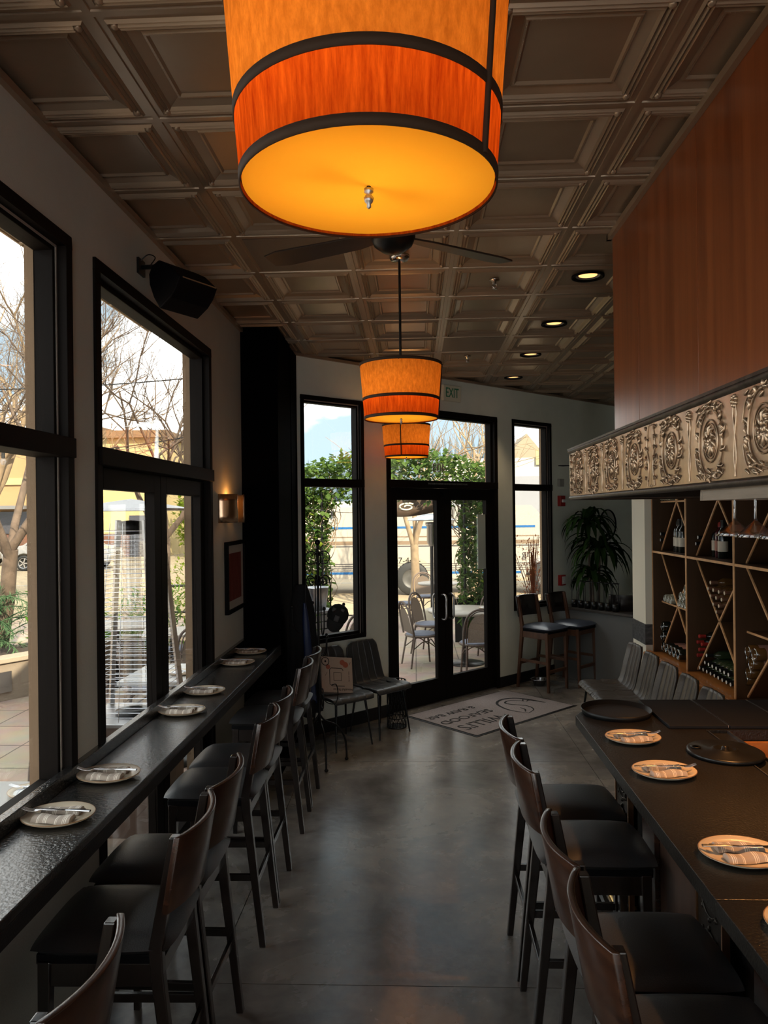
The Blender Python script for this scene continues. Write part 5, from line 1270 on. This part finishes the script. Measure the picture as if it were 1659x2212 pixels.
def top():
    x = rr.uniform(-1.85,1.85); zt = 2.45+.75*sqrt(max(0,1-(x/1.9)**2)); zb_ = 2.36-.1*abs(x); return (x, rr.uniform(-.4,.4), zb_+(zt-zb_)*rr.random()**.7)
archleaf(3400, top)
o = b.build('ivy_leaves', M['leafi'], t); o['kind'] = 'stuff'
b = MB()
for k in range(420):
    f = rr.choice((side(-1), top, arcR)); p = f(); b.leaf((p[0]+.0,p[1]-.05,p[2]+.02), (rr.uniform(-1,1),rr.uniform(-1,0),rr.uniform(-.5,.6)), .10, .08, .2, .1)
o = b.build('young_leaves', M['leafy'], t); o['kind'] = 'stuff'
b = MB(); b.box(1.00,.05,0,1.9,.09,.72); b.box(-1.9,.05,0,-1.0,.09,.5); b.build('base_panel', M['blackmetal'], t)
# hanging sign
t = thing('hanging_sign', 'dark wooden sign board with cream swirls hanging in the ivy arch', 'sign', (-.10,12.05,0))
b = MB(); b.grid(lambda u, v: (-.75+1.2*u, 0, 2.14+.30*v-.10*(1-(2*u-1)**2)*(1-v)*.8), 20, 3); b.build('board', mat('dark_sign_wood', (.06,.035,.02), .6), t, solid=.03)
b = MB(); b.tube([(-.02+(.15-.004*k)*cos(.30*k+.8),-.02,2.22+(.065-.0016*k)*sin(.30*k+.8)) for k in range(30)], .014, 6); b.tube([(-.42+(.15-.004*k)*cos(.30*k+.8),-.02,2.25+(.065-.0016*k)*sin(.30*k+.8)) for k in range(30)], .014, 6); b.build('swirl_lettering', M['sign'], t)
# string lights
def bulbstring(lb, p0, p1, sag, ks):
    t = thing('string_light', lb, 'string light', (0,0,0)); p0, p1 = Vector(p0), Vector(p1)
    P = [p0.lerp(p1, k/20)-Vector((0,0,sag*4*(k/20)*(1-k/20))) for k in range(21)]
    b = MB(); b.tube(P, .006, 4); b.build('cable', M['cord'], t)
    for k in ks:
        b = MB(); b.cyl(P[k], P[k]-Vector((0,0,.07)), .020, n=8); s_ = b.build('socket', M['cord'], t)
        b = MB(); b.ball(P[k]-Vector((0,0,.11)), .032, 10, 8, 1.3); b.build('bulb', M['crystal'], s_)
bulbstring('patio string light crossing the upper french door window', (-1.7,6.4,3.35), (-9,7.2,3.9), .25, (4,9,14))
bulbstring('second patio string light, lower, with bulbs over the planter', (-1.7,6.6,2.9), (-8,10.5,3.5), .30, (5,10,15))
bulbstring('string light looping through the ivy by the tall window', (-2.2,11.6,2.35), (.8,11.7,2.5), .28, (6,11))

# ---- bare trees
def tree(name, lb, loc, h, seed, m, lean=(0,0), n0=4, spread=.55, r0=.10, depth=5, split_h=.3):
    rr = random.Random(seed); t = thing(name, lb, 'tree', loc); trunk = MB(); tw = MB()
    def grow(mb, p, d, L, r, lv):
        P = [p]; q = p.copy(); v = d.copy(); k = 4 if lv < 3 else 3
        for i in range(k):
            v = (v+Vector((rr.uniform(-.16,.16), rr.uniform(-.16,.16), rr.uniform(-.04,.14)))).normalized(); q = q+v*(L/k); P.append(q)
        mb.tube(P, [r*(1-.42*i/k) for i in range(k+1)], 6 if lv < 2 else (4 if lv < 4 else 3))
        if lv >= depth: return
        nb = rr.choice((3,3,4)) if lv < depth-1 else rr.choice((3,4,4,5))
        for j in range(nb):
            i = rr.randint(max(1,k-2), k); s_ = P[i]; a = rr.random()*2*pi; o_ = v.orthogonal().normalized(); o_.rotate(Matrix.Rotation(a, 3, v))
            nd = (v*(1-.35*rr.random())+o_*rr.uniform(.45,.95)+Vector((0,0,.12))).normalized(); grow(tw, s_, nd, L*rr.uniform(.58,.82), r*.50, lv+1)
    p0 = Vector((0,0,0)); top = Vector((lean[0], lean[1], h*split_h))
    trunk.tube([p0, p0.lerp(top,.5)+Vector((.03,0,0)), top], [r0*1.15, r0*1.0, r0*.92], 12)
    for j in range(n0):
        a = j*2*pi/n0+rr.random()*.8; d = Vector((cos(a)*spread, sin(a)*spread, 1)).normalized(); grow(trunk, top-Vector((0,0,.05*j)), d, h*.26, r0*.62, 1)
    trunk.build('trunk', m, t); tw.build('branches', m, t); return t
tree('bare_tree', 'bare tree with pale mottled limbs in the planter, filling the nearest window', (-5.6,9.7,.3), 6.4, 3, M['barkd'], (.3,-.2), 4, .7, .10, 6, .22)
tree('bare_tree', 'bare tree behind the french door window, spreading over the patio', (-4.3,12.3,0), 7.0, 8, M['barkd'], (.1,0), 4, .75, .09, 6, .25)
tree('bare_tree', 'tall bare tree further back across the left windows', (-9.0,15.0,0), 9.5, 14, M['barky'], (.2,0), 5, .5, .13, 5, .25)
tree('bare_tree', 'sunlit bare street tree in front of the peach building', (-10.5,22.0,0), 9.0, 21, M['barky'], (.2,0), 5, .6, .13, 5, .22)
tree('street_tree', 'pale-barked bare tree with forked trunk behind the left door leaf', (-.03,16.2,-.02), 5.8, 33, M['barky'], (.02,0), 4, .30, .098, 4, .25)
tree('bare_tree', 'slim bare tree beyond the arch, seen in the door transom', (1.5,19.0,-.1), 7.0, 41, M['barky'], (.1,0), 4, .35, .09, 4, .3)
# reddish shrub and grasses outside the narrow window
t = thing('russet_shrub', 'russet leafed twiggy shrub outside the narrow right window', 'shrub', (1.98,12.6,-.02))
b = MB(); rs = random.Random(9)
for k in range(34):
    a = rs.random()*6.28; q = rs.random(); P = [(0.03*cos(a),.03*sin(a),0),(.10*q*cos(a),.10*q*sin(a),.8),(.34*q*cos(a),.34*q*sin(a),1.2+.6*rs.random())]
    b.tube(bez(P,4), .006, 4)
b.build('twigs', M['leafr'], t)
b = MB()
for k in range(520): a = rs.random()*6.28; q = rs.random()**.6*.36; b.leaf((q*cos(a),q*sin(a),rs.uniform(.15,1.72)), (rs.uniform(-1,1),rs.uniform(-1,1),rs.uniform(-.2,1.2)), .07, .022, .2, .1)
b.build('foliage', M['leafr'], t)
def grass(lb, loc, rx, ry, n, L, m):
    t = thing('ornamental_grass', lb, 'grass', loc); b = MB()
    for k in range(n):
        x, y = rs.uniform(-rx,rx), rs.uniform(-ry,ry); a = rs.random()*6.28; e = rs.uniform(.9,1.4); d = Vector((cos(a)*cos(e), sin(a)*cos(e), sin(e))); s_ = rs.uniform(.5,1)*L; p = Vector((x,y,0)); sd_ = Vector((-sin(a),cos(a),0))*.008
        m1 = p+d*s_*.55; e1 = m1+(d+Vector((cos(a)*.5,sin(a)*.5,-.35))).normalized()*s_*.45
        b.add([p-sd_,p+sd_,m1+sd_,m1-sd_,e1], [(0,1,2,3),(3,2,4)])
    b.build('blades', m, t)
lg = leafmat('fresh_grass', (.08,.18,.025), (.20,.30,.07), .5)
grass('bright grass clump under the russet shrub outside the narrow window', (1.95,11.25,-.02), .55,.30,800,.85,lg)
grass('low grass patch at the foot of the ivy arch', (1.35,11.78,-.02), .4,.10,160,.35,lg)
grass('low grass in the concrete planter behind the heater', (-4.4,10.3,.3), .8,.35,500,.5,lg)
# ---- camper van with phone number
vw = mat('cream_van_paint', (.33,.30,.255), .3, coat=.2)
t = thing('camper_van', 'cream camper van with stripes and a phone number parked behind the ivy arch', 'van', (0,20.4,-.15))
b = MB(); prof = [(-3.6,.50),(-3.6,2.05),(-3.3,2.45),(3.2,2.45),(3.9,1.75),(5.2,1.45),(5.4,1.1),(5.4,.50)]
def arch(cx, r=.60): return [(cx+r*cos(a), .46+r*sin(a)) for a in [k*pi/10 for k in range(11)]]
poly = prof+[(4.25+.0,.42)]
lower = [(x,z) for x,z in arch(3.62)]+[(x,z) for x,z in arch(-.08)]
b.M = Matrix.Rotation(pi/2, 4, 'X'); b.prism(prof+lower+[(-3.6,.46)], -2.0, 0); b.build('body', vw, t)
dk = mat('dark_stripe', (.04,.036,.04), .5); bl = mat('blue_stripe', (.008,.085,.24), .4); tn = mat('tan_stripe', (.16,.11,.07), .5)
b = MB()
for z in (1.34,.86,.80,.74,.68): b.box(-3.55,-.006,z,5.0 if z < 1 else 3.4,0,z+.028 if z > 1 else z+.016)
b.build('dark_stripes', dk, t)
b = MB(); b.box(-3.55,-.006,1.84,3.3,0,1.90); b.box(-3.55,-.006,.585,-.70,0,.65); b.box(.55,-.006,.585,2.9,0,.65); b.build('blue_stripes', bl, t)
b = MB(); b.box(-3.55,-.006,1.40,3.4,0,1.50); b.box(-3.55,-.006,1.60,3.4,0,1.63); b.build('tan_stripes', tn, t)
text('phone_number', '707-449-', .235, M['iron'], t, (-.27,-.008,.955), (pi/2,0,0), .001, sx=1.0)
text('script_lettering', 'gr', .30, dk, t, (3.05,-.008,1.12), (pi/2,0,0), .001)
for cx in (-.08,3.62):
    b = MB(); b.M = Matrix.Translation((cx,0,.46)) @ Matrix.Rotation(pi/2, 4, 'X'); b.lathe([(.27,.02),(.42,.02),(.46,-.01),(.46,-.24),(.42,-.26),(.0005,-.26)], n=32); wl = b.build('wheel', M['cord'], t)
    b = MB(); b.M = Matrix.Translation((cx,0,.46)) @ Matrix.Rotation(pi/2, 4, 'X'); b.lathe([(.0005,.03),(.10,.03),(.26,.0),(.27,.02)], n=24); b.build('hub', mat('dull_hub', (.05,.048,.045), .5), wl)
# ---- white parked car & SUV
def car(lb, loc, rz, m, cat='car'):
    t = thing('parked_car', lb, cat, loc, rz)
    b = MB(); pr = [(-2.25,.35),(-2.3,.75),(-2.05,1.0),(-1.4,1.08),(-.75,1.50),(.75,1.50),(1.45,1.05),(2.15,.90),(2.3,.6),(2.2,.35)]
    ar = [(1.35+.38*cos(a),.36+.38*sin(a)) for a in [k*pi/8 for k in range(9)]]+[(-1.35+.38*cos(a),.36+.38*sin(a)) for a in [k*pi/8 for k in range(9)]]
    b.M = Matrix.Rotation(pi/2, 4, 'X'); b.prism(pr+ar, -.88, .88); b.build('body', m, t, bevel=.03)
    b = MB(); b.M = Matrix.Rotation(pi/2, 4, 'X'); b.prism([(-1.25,1.08),(-.70,1.42),(.70,1.42),(1.25,1.06)], -.89, .89); b.build('side_window', mat('dark_car_glass', (.02,.025,.03), .1), t)
    for cx in (-1.35,1.35):
        for sy in (-1,1):
            b = MB(); b.M = Matrix.Translation((cx,sy*.80,.33)) @ Matrix.Rotation(pi/2, 4, 'X'); b.lathe([(.0005,-.10),(.30,-.10),(.33,-.07),(.33,.07),(.30,.10),(.22,.10),(.22,.06),(.0005,.06)] if sy < 0 else [(.0005,.10),(.30,.10),(.33,.07),(.33,-.07),(.30,-.10),(.22,-.10),(.22,-.06),(.0005,-.06)], n=24); wl = b.build('wheel', M['cord'], t)
            b = MB(); b.M = Matrix.Translation((cx,sy*.80,.33)) @ Matrix.Rotation(pi/2, 4, 'X')
            for k in range(5): a = k*2*pi/5; b.beam((0,0,.085*(1 if sy < 0 else -1)),(.21*cos(a),.21*sin(a),.085*(1 if sy < 0 else -1)),.05,.02)
            b.tube([(.215*cos(a),.215*sin(a),.08*(1 if sy < 0 else -1)) for a in [k*2*pi/20 for k in range(20)]], .018, 5, closed=True); b.build('rim', M['steel'], wl)
cw = mat('white_car_paint', (.26,.26,.265), .25, coat=.3); cs_ = mat('silver_car_paint', (.14,.15,.165), .3, .3, coat=.3)
car('white car parked across the street, seen through the french doors', (-15.2,31.5,-.15), .05, cw)
car('second white car further left, its front behind the window frame', (-21.5,34.0,-.15), .05, cw)
car('silver vehicle parked beyond the ivy, seen through the tall window', (-2.5,35.0,-.15), 1.45, cs_)
car('white car parked behind the van, seen through the narrow window', (4.8,27,-.15), .1, cw)
# ---- buildings
def bldg(name, lb, x0, x1, y0, y1, h, m, feats):
    t = thing(name, lb, 'building', (0,0,-.15)); b = MB(); b.box(x0,y0,0,x1,y1,h); b.build('walls', m, t)
    for nm, mt, bx in feats: b = MB(); b.box(*bx); b.build(nm, mt, t)
    return t
peach = mat('peach_stucco', (.34,.205,.10), .9, var=.05, vs=1); yel = mat('yellow_stucco', (.40,.31,.15), .9, var=.04, vs=1)
brk = brick('red_brick', (.16,.055,.028), (.19,.075,.04), (.15,.12,.10), 1.0, .25, .09, .008, rot=(pi/2,0,0)); roofm = mat('tan_roof', (.16,.10,.055), .9)
grw = mat('grey_blue_wall', (.21,.215,.235), .9, var=.03, vs=1); whw = mat('white_wall', (.40,.38,.34), .9)
wing = mat('dark_window', (.05,.05,.06), .15)
bldg('peach_building', 'peach stucco building with brick base and flat roof across the street on the left', -36, -18.4, 43, 55, 7.0, peach,
     [('brick_base', brk, (-36.05,42.9,0,-18.35,43,1.25)), ('roof_band', roofm, (-36.3,42.6,7.0,-18.2,55.3,7.5)), ('door', wing, (-26.6,42.85,0,-25.2,42.95,2.5)), ('window', wing, (-24.6,42.85,1.3,-22.6,42.95,2.6)), ('window', wing, (-30,42.85,1.3,-28,42.95,2.6)),
      ('awning', mat('grey_awning', (.15,.15,.155), .8), (-28.5,41.6,2.75,-22.4,43,2.95)), ('band', yel, (-36.06,42.88,4.2,-18.34,43,4.6))])
bldg('yellow_building', 'sunlit pale yellow building section behind the french doors', -18.0, -13.9, 40.5, 52, 6.6, yel,
     [('brick_base', brk, (-18.02,40.4,0,-14.6,40.5,1.3)), ('roof_band', roofm, (-18.1,40.1,6.6,-13.6,52.3,7.0)), ('door', wing, (-15.8,40.38,0,-14.9,40.42,2.3))])
bldg('grey_building', 'long grey-blue wall across the street, seen through the narrow right window', 1.0, 22, 45, 52, 4.4, grw, [('white_base', whw, (.95,44.9,0,22.05,45,.35))])
bldg('white_building', 'white building with a yellow band beyond the grey wall', 2.5, 26, 60, 70, 6.6, whw, [('yellow_band', mat('yellow_band_paint', (.25,.18,.04), .8), (8.2,59.9,4.6,15,60,5.0)), ('parapet', yel, (9.8,59.8,6.0,14,60.0,7.2))])
bldg('low_white_building', 'low pale building far beyond the ivy arch', -16, .5, 58, 66, 3.2, whw, [])
# gabled house
t = thing('gabled_house', 'small cream gabled house rooftop in the narrow right window', 'house', (0,0,-.15)); b = MB(); b.box(9.2,74,0,13.2,80,7.2); b.build('walls', whw, t)
b = MB(); b.M = Matrix.Rotation(pi/2, 4, 'X'); b.prism([(8.9,7.2),(11.2,10.0),(13.5,7.2)], -80, -73.8); b.build('roof', mat('cream_roof', (.25,.20,.14), .9), t)
# wooded ridge
t = thing('wooded_ridge', 'hazy blue row of conifers on the horizon in the tall window', 'trees', (0,0,0)); b = MB(); rs = random.Random(2)
for k in range(46): x = -30+k*.95; h = 7+max(0, (x+24)/4)+rs.random()*3.0; h = min(h, 15); b.lathe([(1.2+rs.random()*.8,0),(1.0,h*.5),(.0005,h)], (x,120+rs.random()*4,0), 7)
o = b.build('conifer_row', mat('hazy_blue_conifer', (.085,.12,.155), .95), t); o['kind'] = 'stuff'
